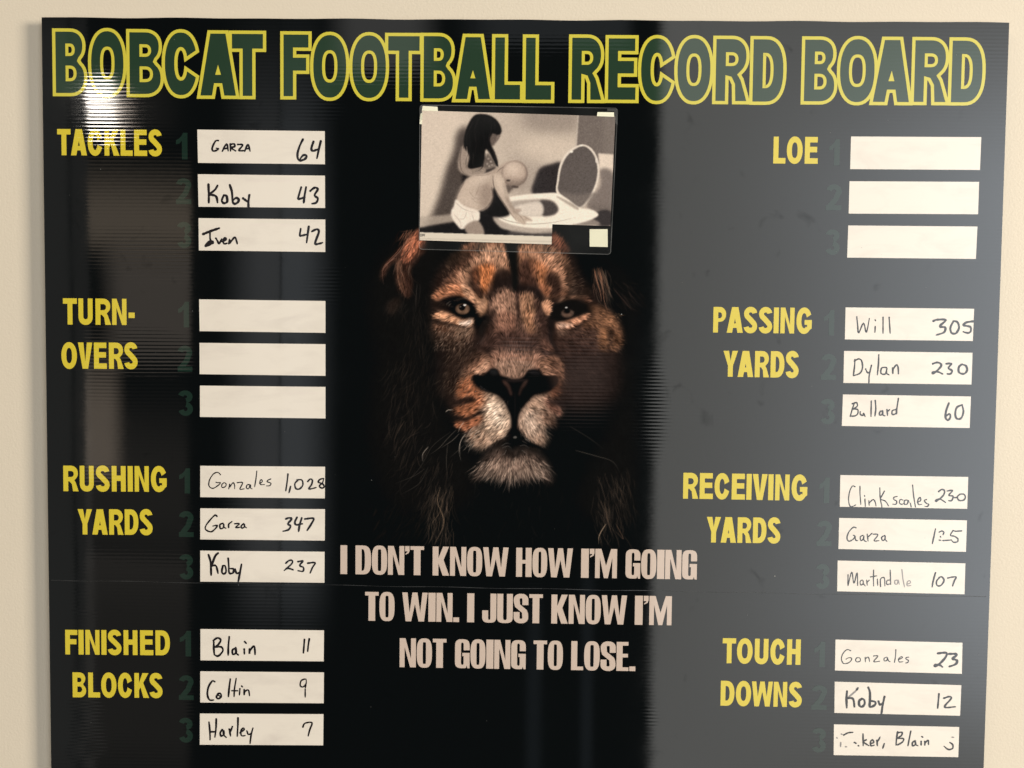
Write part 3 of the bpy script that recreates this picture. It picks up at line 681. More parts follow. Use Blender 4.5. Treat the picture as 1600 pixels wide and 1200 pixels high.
# pen strokes, six units to a photograph pixel from each group's corner: "width: x,y x,y ; x,y ..."
PEN = {
('TACKLES', 0): """16: 248,118 225,120 205,150 190,190 198,215 225,212 250,195 228,190; 285,218 325,150 340,215; 300,195 335,190; 360,150 362,215; 360,155 395,150 400,175 365,185 410,215; 430,155 478,160 440,210 495,212; 495,218 525,155 545,218; 505,195 540,192
20: 1040,108 1010,170 990,240 995,290 1020,305 1060,290 1075,262 1045,255 1015,290; 1140,128 1120,190 1135,215 1190,195; 1208,125 1190,200 1172,285""",
('TACKLES', 1): """21: 155,530 158,620 158,700; 240,540 215,580 165,620; 165,625 225,640 240,700; 300,630 280,680 300,705 330,690 325,640 300,630; 355,535 375,600 385,700 420,705 440,675 415,655 385,680; 480,660 520,690; 538,630 530,690 530,748
20: 1025,555 1000,640 1000,665 1060,650; 1070,555 1055,640 1048,700; 1110,590 1150,560 1180,575 1150,630 1180,660 1165,700 1125,710""",
('TACKLES', 2): """22: 105,995 180,965 255,940
17: 170,965 170,1030 180,1070; 225,1035 240,1060 255,1085 280,1040; 285,1065 320,1045 310,1030 295,1050 300,1085 330,1080; 345,1085 355,1045 352,1080 400,1025 415,1050 425,1085
26: 130,1105 175,1085 195,1070 160,1070 130,1098
19: 1020,945 1012,1000 1025,1010 1085,995; 1095,925 1085,1000 1075,1075; 1125,970 1170,950 1190,975 1155,1080 1190,1085 1225,1075""",
('RUSHING YARDS', 0): """10: 268,130 240,108 200,125 165,180 160,235 195,258 240,235 268,205 240,205 225,200; 300,205 280,225 285,250 315,240 320,215 300,203; 345,262 355,215 355,245 385,205 400,230 400,262; 425,205 475,205 450,265 490,262; 545,225 520,225 510,250 530,262 548,225 550,255 565,262; 608,95 600,170 588,242; 635,210 660,195 650,175 638,195 645,222 680,222; 738,170 715,180 705,195 740,210 730,232 698,235
15: 900,125 892,200 880,280; 925,240 910,300; 990,185 965,215 975,260 1010,262 1040,225 1030,180 985,178
14: 1085,195 1110,170 1130,185 1120,225 1095,260 1120,262 1165,250; 1230,165 1200,175 1185,200 1225,215 1240,245 1215,255 1195,235 1225,205 1235,165""",
('RUSHING YARDS', 1): """14: 235,520 215,510 170,555 130,610 130,645 180,665 220,635 238,605 195,612; 290,585 262,600 268,635 295,625 298,590 300,620 318,632; 345,600 345,630 345,595 375,570; 400,590 445,590 410,625 455,622; 485,590 462,610 470,630 490,620 492,592 495,615 512,628
18: 880,545 910,535 935,545 900,590 925,610 905,645 855,660; 985,530 965,575 980,600 1035,590; 1030,535 1010,600 1000,660; 1060,545 1140,540 1120,590 1080,652""",
('RUSHING YARDS', 2): """20: 155,880 175,950 180,1070; 245,865 220,890 195,950 190,975
18: 185,985 225,985 245,1055; 290,985 280,1035 295,1060 320,1040 310,985 288,985; 340,915 345,980 350,1050 385,1050 390,1015 355,1010; 405,1015 420,1055 450,1045; 465,970 450,1050 435,1130
16: 880,960 910,935 940,935 935,965 865,1028; 885,1010 915,1010 950,1022; 995,945 1040,940 1010,980 1045,1000 1040,1035 995,1030; 1085,960 1155,955 1130,1000 1108,1052""",
('FINISHED BLOCKS', 0): """18: 205,155 205,225 210,290; 200,155 240,130 270,150 245,195 210,220; 215,215 275,215 290,250 260,290 235,300 210,285; 350,120 342,200 340,290
17: 410,225 380,245 385,285 415,265 410,220 412,265 435,290; 490,235 492,280; 495,165 510,182; 540,235 540,280 545,250 580,205 590,240 592,285
17: 1055,145 1045,270; 1100,140 1092,190 1085,255""",
('FINISHED BLOCKS', 1): """17: 215,540 190,535 155,590 145,660 165,710 205,712; 250,650 230,680 245,700 275,680 265,650 240,660 270,680; 360,515 350,590 342,680
14: 415,510 400,600 395,680; 375,625 430,625; 450,605 445,665; 465,580 475,590; 490,615 490,665 500,630 530,620 540,670
13: 1060,515 1025,530 1015,575 1040,590 1070,560 1070,515; 1070,560 1062,600; 1062,610 1062,685""",
('FINISHED BLOCKS', 2): """17: 160,920 168,1000 170,1085; 228,890 225,980 215,1060; 170,1010 225,1010; 285,990 265,1020 275,1050 300,1030 295,995 300,1040 322,1062; 350,985 362,1050; 360,1010 380,960; 432,880 430,960 425,1050
14: 450,1020 490,990 480,975 460,1000 465,1045 500,1045; 515,1000 530,1035 560,1020; 572,975 555,1040 545,1120
14: 1040,965 1060,930 1125,925 1105,990 1090,1048""",
('PASSING YARDS', 0): """12: 172,120 180,200 190,270 235,180 262,265 290,135; 345,210 342,265; 345,148 347,158; 418,125 418,275; 475,125 480,200 485,275
18: 890,160 920,148 985,145 1005,155 950,210 1000,220 990,265 920,290; 1080,160 1050,220 1060,270 1100,275 1130,225 1115,170 1075,160; 1280,160 1210,170 1180,185 1175,200 1235,215 1240,255 1215,272 1170,260""",
('PASSING YARDS', 1): """13: 155,520 150,590 140,670; 150,535 190,515 218,535 225,600 200,650 140,672; 255,610 275,645 300,630; 310,575 290,660 285,740; 378,475 375,560 365,665; 450,595 405,600 400,650 440,655 455,600 450,645 475,665; 508,600 510,655 515,610 545,570 560,600 562,655
17: 885,560 930,548 965,570 940,610 890,650 885,640 930,635 975,655; 1010,560 1060,560 1030,600 1065,625 1050,655 1020,655; 1160,565 1130,590 1130,640 1175,655 1205,625 1195,580 1150,565""",
('PASSING YARDS', 2): """13: 150,925 130,985 110,1055; 130,935 170,925 175,960 130,985; 135,985 180,990 180,1030 150,1050 110,1050; 205,1010 205,1035 230,1045 235,1025 250,1055; 308,910 305,1055; 345,905 350,980 342,1050; 415,1000 390,1010 385,1040 410,1035 415,1005 418,1040 435,1048; 455,990 460,1045; 458,1010 480,990; 540,990 505,1000 505,1035 540,1025 545,980; 562,885 548,980 545,1030
16: 1035,930 1010,1000 1003,1060 1025,1090 1050,1060 1040,1030 1010,1050; 1160,945 1110,970 1095,1030 1110,1075 1150,1070 1172,1010 1160,950""",
('RECEIVING YARDS', 0): """10: 215,135 190,130 165,180 155,250 165,310 190,320 222,305; 262,130 262,200 270,300; 308,250 312,320; 305,218 306,226; 345,265 348,310; 350,285 385,255 405,280 412,315; 448,145 452,240 470,335; 492,175 470,215 455,250 500,270 530,315; 612,225 580,235 580,255 605,270 600,298 570,298; 665,260 640,255 632,285 650,300 668,295; 705,260 680,265 680,300 705,295 715,262 722,280; 735,290 742,325; 755,120 765,220 782,325; 800,280 830,265 825,235 805,260 810,300 840,300; 885,255 865,265 885,290 905,300 895,320 870,318
13: 1000,180 1030,160 1055,175 1040,220 980,270 975,260 1010,250 1065,282; 1080,175 1130,170 1095,215 1135,225 1120,265 1095,265; 1150,238 1170,235; 1200,205 1175,230 1190,262 1230,262 1250,235 1235,205 1195,205""",
('RECEIVING YARDS', 1): """11: 225,520 200,515 160,555 140,610 155,645 195,630 215,600 200,590; 215,600 222,635 240,640; 290,590 265,605 270,640 292,625 298,595 300,635 322,650; 330,580 338,645; 340,605 375,570; 385,580 430,585 395,640 440,640; 495,590 465,610 475,640 495,625 498,595 500,630 515,648
12: 970,530 955,600 940,668; 1005,560 1030,550 1048,562 1040,585; 1015,600 1020,610; 1005,635 1020,638; 1040,640 1110,635; 1215,548 1160,552 1135,545; 1135,545 1110,590 1150,600 1180,625 1175,650 1140,655 1115,630""",
('RECEIVING YARDS', 2): """10: 150,960 148,1060; 150,1060 185,935 205,1040 235,940 240,1060; 285,1010 265,1020 268,1055 290,1045 292,1015 295,1045 312,1065; 325,1010 330,1060; 328,1030 350,1010; 390,915 388,1000 390,1065; 360,980 420,970; 425,1000 428,1060; 455,1070 455,1000 490,990 495,1065; 545,1010 515,1015 515,1050 545,1045; 545,915 550,1050
~9: 610,1010 590,1015 590,1045 612,1045 620,1010 630,1050; 655,910 665,1000 680,1075; 700,1050 735,1035 725,1015 705,1030 705,1062 740,1060
13: 970,940 950,1010 938,1075; 1010,985 980,1020 985,1060 1020,1060 1050,1015 1030,980 1000,985; 1085,990 1160,980 1145,1020 1130,1065""",
('TOUCH DOWNS', 0): """9: 205,130 170,120 130,160 118,210 140,250 190,240 215,205 190,195 160,210; 265,195 250,215 265,235 295,225 290,198 262,195; 340,190 342,235; 342,205 370,190 382,232; 420,180 460,180 420,232 478,228; 545,190 520,200 520,225 545,220 550,195 560,225 575,232; 628,120 625,180 615,240; 650,215 690,195 680,185 655,205 660,235 695,232; 750,190 725,195 725,210 745,220 740,240 720,245
20: 1020,155 1100,150 1095,190 1040,250 995,275 1000,262 1040,265 1065,282; 1125,160 1190,160 1195,175 1160,205 1200,220 1190,255 1130,278""",
('TOUCH DOWNS', 1): """20: 170,510 165,580 168,665; 272,480 258,500; 165,575 225,580 240,655; 310,580 285,600 285,640 310,655 335,630 330,590 305,580; 370,475 385,520 385,600 385,655 430,640 435,610 395,600; 465,605 480,635 510,620; 522,560 505,640 493,720
~14: 250,510 220,535 190,560
16: 1032,535 1020,668; 1080,575 1130,560 1145,580 1085,658 1185,655""",
('TOUCH DOWNS', 2): """14: 140,920 180,900 225,895; 240,990 258,1000; 275,1020 282,1022; 320,910 322,1020; 350,965 325,985 375,1020; 390,1000 420,990 410,965 390,985 395,1020 425,1015; 450,970 455,1020; 455,985 480,940; 520,1000 505,1045; 645,890 635,950 630,1015; 640,900 685,895 680,925 640,950; 645,950 700,955 690,985 650,1010 630,1010; 768,885 755,950 742,1020; 810,975 785,990 785,1020 810,1010 812,985 815,1010 835,1020; 865,980 865,1015; 872,935 882,942; 900,980 900,1015; 905,990 930,970 935,1010; 1135,990 1160,1010 1160,1045 1120,1055 1080,1025
~12: 75,945 80,950; 116,910 125,915; 112,990 110,1030; 155,1030 168,1030; 1155,940 1170,942""",
}
ORD = ['first', 'second', 'third']
NOTE = {('TACKLES', 0): 'score 64', ('TACKLES', 1): 'score 43', ('TACKLES', 2): 'score 42', ('RUSHING YARDS', 0): 'score 1,028', ('RUSHING YARDS', 1): 'score 347',
        ('RUSHING YARDS', 2): 'score 237', ('FINISHED BLOCKS', 0): 'score 11', ('FINISHED BLOCKS', 1): 'score 9', ('FINISHED BLOCKS', 2): 'score 7',
        ('PASSING YARDS', 0): 'score 305', ('PASSING YARDS', 1): 'score 230', ('PASSING YARDS', 2): 'score 60', ('RECEIVING YARDS', 0): 'score 230', ('RECEIVING YARDS', 1): 'half rubbed score 125',
        ('RECEIVING YARDS', 2): 'score 107', ('TOUCH DOWNS', 0): 'score 23', ('TOUCH DOWNS', 1): 'score 12', ('TOUCH DOWNS', 2): 'half rubbed writing'}
for head, side, (ox, oy), quads in STRIPS:
    for i, q in enumerate(quads):
        b = MB()
        P = [un(*p) for p in q]
        n = 16
        def at(u, v):
            X = (P[0][0] * (1 - u) + P[1][0] * u) * (1 - v) + (P[3][0] * (1 - u) + P[2][0] * u) * v
            Z = (P[0][1] * (1 - u) + P[1][1] * u) * (1 - v) + (P[3][1] * (1 - u) + P[2][1] * u) * v
            return (float(X), -0.00014, float(Z))
        b.add([at(0, 1), at(1, 1), at(1, 0), at(0, 0)], [(0, 1, 2, 3)])
        lab = '%s white strip beside %s' % (ORD[i], head) + (', with handwritten %s' % NOTE[(head, i)] if (head, i) in NOTE else ', left blank')
        s = part(b, 'name_strip', MAT['strip'], label=lab)
        txt = PEN.get((head, i))
        if not txt: continue
        mbs = {}; y = -0.0002
        for line in txt.strip().split('\n'):
            w, rest = line.split(':')
            w = w.strip(); worn = w[0] == '~'
            w = float(w.strip('~')) / 6 * PX * 1.10
            for st in rest.split(';'):
                raw = [tuple(map(float, t.split(','))) for t in st.split()]
                score = sum(t[0] for t in raw) / len(raw) > (1060 if (head, i) == ('TOUCH DOWNS', 2) else 845 if head[0] != 'R' or i or head[1] == 'U' else 930)
                key = ('faded_ink' if worn else 'handwritten_score' if score else 'handwritten_name')
                pts = [tuple(map(float, un(ox + a / 6, oy + c / 6))) for a, c in raw]
                mbs.setdefault(key, MB()).stroke(pts, w, y); y -= 5e-6
        for key, mb in mbs.items():
            if key == 'faded_ink': key = 'faded_handwriting'
            mb.build(key, MAT['ink_worn' if key == 'faded_handwriting' else 'ink'], s)

# ------------------------------------------------------------------ printed pictures, painted in code as point colours of fine flat sheets
TILE = {'2': (560, 360, 3.478), '3': (560, 560, 3.478), '4': (560, 360, 6.667), '5': (790, 360, 6.667), '6': (680, 520, 6.667), '7': (680, 640, 6.667), 'P': (640, 155, 4.706), '0': (0, 0, 1)}
class Canvas:
    def __init__(self, x0, y0, x1, y1, ss, bg):
        self.x0, self.y0, self.ss = x0, y0, ss
        self.w = int((x1 - x0) * ss); self.h = int((y1 - y0) * ss)
        self.a = np.empty((self.h, self.w, 3)); self.a[:] = bg
    def pts(self, s):
        t, rest = s.split(':')
        ox, oy, k = TILE[t.strip()]
        P = np.array([tuple(map(float, q.split(','))) for q in rest.split()])
        return (P / k + (ox, oy) - (self.x0, self.y0)) * self.ss
    def mask(self, P, feather):
        f = feather * self.ss; pad = int(f * 2.5) + 2
        x0 = max(int(P[:, 0].min()) - pad, 0); x1 = min(int(P[:, 0].max()) + pad, self.w)
        y0 = max(int(P[:, 1].min()) - pad, 0); y1 = min(int(P[:, 1].max()) + pad, self.h)
        if x1 <= x0 or y1 <= y0: return None
        X, Y = np.meshgrid(np.arange(x0, x1) + .5, np.arange(y0, y1) + .5)
        ins = np.zeros(X.shape, bool); n = len(P)
        for i in range(n):
            ax, ay = P[i]; bx, by = P[(i + 1) % n]
            if ay == by: continue
            c = ((ay > Y) != (by > Y)) & (X < (bx - ax) * (Y - ay) / (by - ay) + ax)
            ins ^= c
        m = ins.astype(float)
        if f > .4: m = blur(m, f)
        return (slice(y0, y1), slice(x0, x1)), m
    def poly(self, s, col, feather=1.0, alpha=1.0, rounded=True):
        P = self.pts(s)
        if rounded and len(P) > 3:
            n = len(P); out = []
            for i in range(n):
                p0, p1, p2, p3 = P[i - 1], P[i], P[(i + 1) % n], P[(i + 2) % n]
                for t in (0, .25, .5, .75):
                    out.append(.5 * ((2 * p1) + (p2 - p0) * t + (2 * p0 - 5 * p1 + 4 * p2 - p3) * t * t + (3 * p1 - p0 - 3 * p2 + p3) * t ** 3))
            P = np.array(out)
        r = self.mask(P, feather)
        if r is None: return
        sl, m = r; m = (m * alpha)[..., None]
        self.a[sl] = self.a[sl] * (1 - m) + np.array(col, float) * m
    def ell(self, s, rx, ry, col, feather=.4, alpha=1.0, rot=0.0):
        c = self.pts(s)[0]; k = TILE[s[0]][2]
        t = np.linspace(0, 2 * np.pi, 28, endpoint=False)
        u = np.cos(t) * rx / k * self.ss; v = np.sin(t) * ry / k * self.ss
        P = np.stack([c[0] + u * math.cos(rot) - v * math.sin(rot), c[1] + u * math.sin(rot) + v * math.cos(rot)], 1)
        sl, m = self.mask(P, feather); m = (m * alpha)[..., None]
        self.a[sl] = self.a[sl] * (1 - m) + np.array(col, float) * m
    def line(self, s, col, w=.7, alpha=1.0, taper=True):
        P = self.pts(s)
        Q = np.array(smooth([tuple(p) for p in P], 8)) if len(P) > 2 else P
        self.path(Q, col, w, alpha, taper)
    def path(self, Q, col, w, alpha, taper=True):
        seg = np.hypot(*np.diff(Q, axis=0).T); L = np.concatenate([[0], np.cumsum(seg)])
        n = max(int(L[-1] / .5), 2)
        t = np.linspace(0, L[-1], n)
        x = np.interp(t, L, Q[:, 0]); y = np.interp(t, L, Q[:, 1])
        ww = w * self.ss * (np.interp(t / L[-1], [0, .15, .6, 1], [.5, 1, .9, .25]) if taper else np.ones(n))
        r = int(w * self.ss) + 2
        x0 = max(int(x.min()) - r, 0); x1 = min(int(x.max()) + r + 1, self.w)
        y0 = max(int(y.min()) - r, 0); y1 = min(int(y.max()) + r + 1, self.h)
        if x1 <= x0 or y1 <= y0: return
        m = np.zeros((y1 - y0, x1 - x0))
        for dx in range(-r, r + 1):
            for dy in range(-r, r + 1):
                xi = np.floor(x).astype(int) + dx; yi = np.floor(y).astype(int) + dy
                ok = (xi >= x0) & (xi < x1) & (yi >= y0) & (yi < y1)
                d = np.hypot(xi + .5 - x, yi + .5 - y)
                v = np.clip(ww / 2 + .5 - d, 0, 1) * np.minimum(1, ww + .25)
                np.maximum.at(m, (yi[ok] - y0, xi[ok] - x0), v[ok])
        m = (m * alpha)[..., None]
        sl = (slice(y0, y1), slice(x0, x1))
        self.a[sl] = self.a[sl] * (1 - m) + np.array(col, float) * m
    def down(self):
        s = self.ss
        return self.a.reshape(self.h // s, s, self.w // s, s, 3).mean((1, 3))

def blur(m, s):
    r = max(int(s * 2.5), 1)
    k = np.exp(-.5 * (np.arange(-r, r + 1) / s) ** 2); k /= k.sum()
    for ax in (0, 1):
        m = np.apply_along_axis(lambda v: np.convolve(v, k, 'same'), ax, m) if m.size < 40000 else _conv(m, k, ax)
    return m
def _conv(m, k, ax):
    r = len(k) // 2; pad = [(0, 0)] * m.ndim; pad[ax] = (r, r)
    p = np.pad(m, pad, mode='edge'); out = np.zeros_like(m); n = m.shape[ax]
    for i, w in enumerate(k):
        out += w * (p[i:i + n] if ax == 0 else p[:, i:i + n])
    return out
def bil(a, x, y):
    h, w = a.shape[:2]
    x = np.clip(x, 0, w - 1.001); y = np.clip(y, 0, h - 1.001)
    i = x.astype(int); j = y.astype(int); fx = x - i; fy = y - j
    if a.ndim == 3: fx = fx[..., None]; fy = fy[..., None]
    return (a[j, i] * (1 - fx) + a[j, i + 1] * fx) * (1 - fy) + (a[j + 1, i] * (1 - fx) + a[j + 1, i + 1] * fx) * fy

def paint_lion():
    K = (14.5, 16.5, 17.5)
    c = Canvas(545, 330, 1020, 865, 2, K)
    p = c.poly
    # the mane's dim mass
    p('2:120,150 300,20 480,60 420,300 380,560 420,800 500,1100 640,1300 560,1500 200,1500 60,1100 100,700 60,420', (20, 20, 20), 14, .8)
    p('2:1180,60 1350,200 1450,500 1440,900 1300,1200 1200,1500 1480,1560 1500,900 1490,300', (21, 21, 21), 12, .7)
    # left ear
    p('4:700,-60 560,40 420,210 255,370 235,520 275,470 330,370 400,320 385,430 400,560 470,680 540,690 560,560 545,400 640,270 700,200', (62, 42, 35), 2.2, .85)
    p('4:720,-60 590,20 520,90 470,190 450,280 480,340 530,330 600,240 640,180 700,100', (158, 96, 72), 2.0, .95)
    p('4:560,80 640,60 620,170 570,240 510,300 490,260 520,160', (196, 118, 88), 1.6, .8)
    p('4:400,340 440,330 470,480 500,620 470,640 420,560', (112, 78, 62), 1.4, .7)
    p('4:300,760 420,700 440,760 370,870 310,860', (40, 33, 30), 3, .8)
    # face under-colour
    p('2:470,180 600,120 760,60 1040,40 1160,140 1210,290 1310,390 1410,520 1420,640 1340,760 1250,860 1120,930 1060,1010 900,1100 660,1120 520,1010 470,860 450,640 400,540 400,400 420,300', (40, 31, 28), 6, 1)
    p('2:440,560 640,560 640,700 540,800 520,900 430,900 420,700', (28, 24, 23), 6, .8)
    # forehead, left lobe
    p('4:1100,150 1380,60 1500,120 1580,260 1590,440 1480,500 1420,440 1390,620 1300,690 1240,660 1180,560 1140,500 1040,590 820,700 790,660 900,520 1010,380 1060,260', (134, 94, 74), 2.5, 1)
    p('4:1040,460 1130,350 1240,240 1400,170 1500,180 1560,290 1540,400 1460,420 1400,340 1280,350 1190,390 1150,500 1170,620 1240,690 1140,660 1080,560', (182, 138, 112), 3.2, .85)
    p('4:1250,230 1400,150 1500,190 1520,300 1400,290 1300,310', (176, 138, 114), 4, .5)
    p('4:1240,390 1330,350 1420,390 1410,480 1350,600 1300,650 1260,570 1250,480', (184, 112, 70), 3.0, .9)
    p('4:1185,420 1240,395 1258,470 1262,560 1310,670 1250,680 1200,630 1170,540', (38, 28, 25), 2.6, .9)
    p('4:1195,440 1240,420 1250,500 1220,560', (112, 70, 50), 1.6, .7)
    p('4:1440,430 1520,400 1600,450 1640,600 1560,620 1480,600 1420,650 1360,650 1400,560 1420,490', (32, 26, 25), 3.2, .9)
    p('4:960,260 1120,200 1160,280 1060,340 960,420 900,420', (50, 40, 34), 3, .8)
    p('4:1240,120 1340,100 1330,200 1200,220', (70, 58, 50), 3, .7)
    # left brow
    p('4:770,690 860,600 960,560 1100,580 1180,640 1250,700 1220,760 1160,740 1060,690 960,680 870,720 820,730', (176, 118, 88), 2.0, .95)
    p('4:1080,560 1170,620 1240,700 1220,760 1150,720 1090,650', (196, 152, 124), 1.6, .85)
    # centre stripe
    p('2:800,60 900,60 884,170 880,230 868,320 838,330 832,240 816,170', (19, 20, 20), 1.8, 1)
    # forehead, right lobe
    p('5:150,150 380,120 560,190 640,300 680,420 700,520 640,660 520,700 380,700 330,560 250,460 160,440 135,300', (128, 90, 70), 2.6, 1)
    p('5:160,170 300,150 420,190 540,300 610,430 640,560 600,640 560,560 530,440 430,370 320,310 190,270', (180, 134, 108), 3.2, .85)
    p('5:300,130 420,150 540,230 640,330 640,400 560,330 440,260', (140, 110, 92), 4, .6)
    p('5:160,330 260,310 320,420 330,540 350,650 250,640 160,590 140,450', (70, 49, 42), 2.4, .9)
    p('5:250,300 330,320 340,430 300,500 260,420', (128, 84, 62), 2, .6)
    p('5:330,330 430,400 430,520 400,580 350,560 325,450', (168, 108, 74), 3.2, .85)
    p('5:350,570 450,570 470,650 420,680 360,650', (150, 96, 70), 1.6, .7)
    p('5:440,440 520,450 570,540 590,620 540,690 470,700 460,640 490,600 430,560 410,510', (42, 31, 28), 3.2, .9)
    p('5:130,560 330,600 400,690 380,730 300,700 200,680 130,640', (28, 24, 24), 2.4, .9)
    p('5:620,330 700,420 780,560 860,620 900,660 760,680 650,650 620,500', (58, 46, 39), 3, .7)
    p('5:440,10 520,30 600,90 650,170 650,250 560,200 450,150', (104, 66, 52), 2.6, .9)
    p('5:500,60 570,90 620,160 560,170', (134, 84, 66), 2.2, .6)
    # bridge of the nose
    p('2:735,350 800,318 860,350 930,330 975,390 1010,480 1000,580 1060,650 1100,700 1090,790 1000,770 930,750 720,750 640,790 560,800 590,700 660,650 690,560 700,470', (92, 69, 60), 3, 1)
    p('2:735,370 770,335 815,322 850,360 858,430 835,480 800,530 755,535 715,500 720,430', (164, 126, 106), 3.4, .9)
    p('2:745,470 800,440 850,460 850,540 790,560 730,550', (136, 96, 80), 2.5, .7)
    p('2:875,355 925,338 958,380 975,440 950,480 965,560 920,560 895,500 872,440', (150, 112, 88), 2.8, .9)
    p('2:905,430 940,440 950,560 920,560', (156, 108, 80), 3, .5)
    p('2:700,480 740,420 745,470 730,560 690,640 660,640 680,560', (56, 42, 38), 2.4, .85)
    p('2:950,380 990,420 1030,520 1050,640 1010,600 980,500', (62, 46, 42), 2.2, .85)
    p('2:855,340 866,340 876,420 880,480 868,480 860,420', (48, 36, 33), 1.4, .9)
    p('2:760,560 900,560 960,600 960,640 880,640 760,640 700,620', (84, 60, 54), 3.5, .8)
    p('2:700,690 740,650 860,640 960,660 1000,700 1010,750 940,760 900,800 830,810 770,790 740,750 680,760 640,780 620,790', (150, 112, 94), 5, .9)
    p('2:740,720 830,700 960,730 930,760 880,800 830,806 780,790', (168, 138, 120), 3, .6)
    # tear lines
    p('2:610,440 650,450 720,470 690,560 668,640 690,650 730,620 700,670 650,690 630,660 640,600 630,520 600,480', (22, 21, 21), 2.2, .95)
    p('2:1040,440 1080,440 1060,520 1060,600 1110,660 1090,690 1060,650 1030,560', (26, 23, 23), 2.2, .95)
    p('2:985,600 1010,590 1050,630 1060,655 1020,655 990,630', (112, 80, 68), 1.8, .9)
    p('2:985,640 1020,660 1065,662 1050,680 1000,670', (30, 25, 25), 1.5, .8)
    p('2:645,630 690,610 720,600 690,640 660,660', (68, 50, 44), 1.8, .8)
    # left eye
    p('4:850,780 880,730 960,700 1060,688 1150,730 1210,780 1250,850 1330,900 1290,960 1260,1000 1230,1090 1200,1010 1200,930 1110,918 1010,890 940,830', (14, 14, 15), 1.3, 1)
    p('4:790,780 870,740 930,760 960,820 870,810', (26, 22, 21), 2, .8)
    c.ell('4:1085,818', 76, 56, (74, 58, 48), .6)
    c.ell('4:1092,838', 56, 30, (120, 94, 76), 1.2, .8)
    c.ell('4:1050,812', 24, 24, (124, 100, 82), .9, .6)
    c.ell('4:1125,800', 18, 26, (112, 90, 74), .9, .5)
    c.ell('4:1080,803', 34, 33, (16, 14, 14), .6)
    p('4:990,790 1010,745 1080,728 1150,750 1180,800 1140,770 1080,756 1020,775', (12, 12, 13), .6, 1)
    c.ell('4:1108,778', 15, 9, (236, 234, 230), .35)
    c.ell('4:1062,795', 10, 6, (150, 140, 130), .4, .7)
    p('4:1000,735 1040,705 1110,700 1150,716 1090,716 1030,735', (82, 72, 66), .7, .6)
    p('4:1232,740 1270,705 1335,700 1350,770 1330,840 1290,892 1250,870 1235,800', (174, 130, 102), 2.0, 1)
    p('4:1250,740 1320,720 1330,780 1290,850 1260,840', (192, 152, 126), 2.4, .5)
    p('4:765,890 820,850 880,838 960,866 1040,910 1110,930 1190,915 1195,970 1140,1005 1040,985 940,955 850,945 780,920', (200, 148, 116), 1.6, 1)
    p('4:1040,950 1110,945 1180,918 1188,960 1140,1000 1080,990', (220, 202, 190), 2.0, .9)
    p('4:770,980 860,960 1000,990 1120,1010 1200,1000 1210,1080 1180,1180 1120,1240 1000,1240 900,1140 790,1060', (92, 70, 58), 3, .95)
    p('4:1020,1030 1150,1020 1190,1060 1170,1160 1100,1160 1030,1100', (122, 98, 82), 2.6, .75)
    p('4:800,970 900,990 940,1040 850,1060 790,1020', (150, 100, 76), 2.6, .6)
    p('4:780,925 850,925 880,960 820,975', (36, 28, 25), 1.6, .8)
    # right eye
    p('5:460,840 520,760 620,725 740,725 850,770 930,810 900,860 780,880 700,920 600,945 520,940 450,900', (19, 19, 19), 1.6, 1)
    c.ell('5:645,865', 66, 42, (84, 68, 60), .9)
    c.ell('5:640,885', 44, 20, (120, 94, 80), 1, .7)
    c.ell('5:640,840', 34, 26, (14, 14, 15), .8)
    c.ell('5:632,804', 13, 7, (226, 226, 224), .35)
    p('5:380,750 420,728 470,735 472,830 445,890 400,850 380,800', (198, 146, 116), 1.3, 1)
    p('5:530,965 620,945 740,905 860,862 880,890 820,940 720,1000 640,1040 560,1050 525,1010', (190, 136, 108), 1.6, 1)
    p('5:535,965 660,965 700,985 620,1020 545,1020', (200, 168, 150), 2.0, .8)
    p('5:530,750 600,700 720,675 850,672 890,730 860,745 780,715 660,712 570,745', (112, 84, 68), 1.6, .85)
    p('5:800,690 870,700 890,735 840,740', (150, 100, 80), 1.4, .6)
    # right cheek
    p('5:880,780 1000,790 1100,850 1180,960 1220,1090 1200,1210 1120,1260 960,1240 900,1100 780,1060 820,960 900,900', (98, 70, 54), 3, .95)
    p('5:960,1020 1070,1030 1060,1160 1020,1250 960,1220 975,1120', (132, 92, 66), 3.5, .75)
    p('5:1090,880 1130,940 1150,1000 1100,1010 1000,960 1040,900', (132, 94, 70), 2.2, .7)
    p('5:1070,1020 1120,1040 1130,1150 1080,1200 1060,1120', (40, 30, 26), 2, .8)
    p('5:1140,1060 1190,1080 1180,1180 1140,1200', (104, 72, 54), 3, .7)
    p('5:540,1050 700,1040 860,1020 960,1030 960,1130 940,1300 700,1320 560,1260', (74, 55, 48), 3.5, .95)
    p('5:540,1040 640,1040 650,1090 580,1110 540,1090', (116, 92, 78), 2, .7)
    p('2:1100,660 1200,640 1330,660 1420,680 1400,900 1260,960 1130,960 1120,800', (36, 28, 26), 10, .85)
    # snout sides
    p('6:255,520 290,380 350,270 400,200 500,190 560,250 570,340 500,400 420,430 385,480 300,560', (140, 102, 82), 2.6, .95)
    p('6:400,400 480,330 540,260 570,330 540,390 480,420 410,440', (188, 146, 122), 2, .9)
    p('6:1080,330 1180,250 1290,260 1335,330 1335,450 1290,560 1250,450 1140,440 1110,390', (142, 104, 84), 2.4, .95)
    p('6:1090,340 1160,330 1260,420 1240,445 1140,435', (176, 134, 112), 2, .7)
    p('6:1215,560 1290,520 1310,620 1230,690 1140,680 1180,630', (110, 72, 56), 2.5, .8)
    # muzzle, left
    p('6:225,640 240,550 300,480 390,430 400,520 450,590 540,640 560,720 480,800 420,850 340,880 240,850 190,810 240,770 340,740 420,690 340,660 270,690', (168, 108, 78), 2.6, 1)
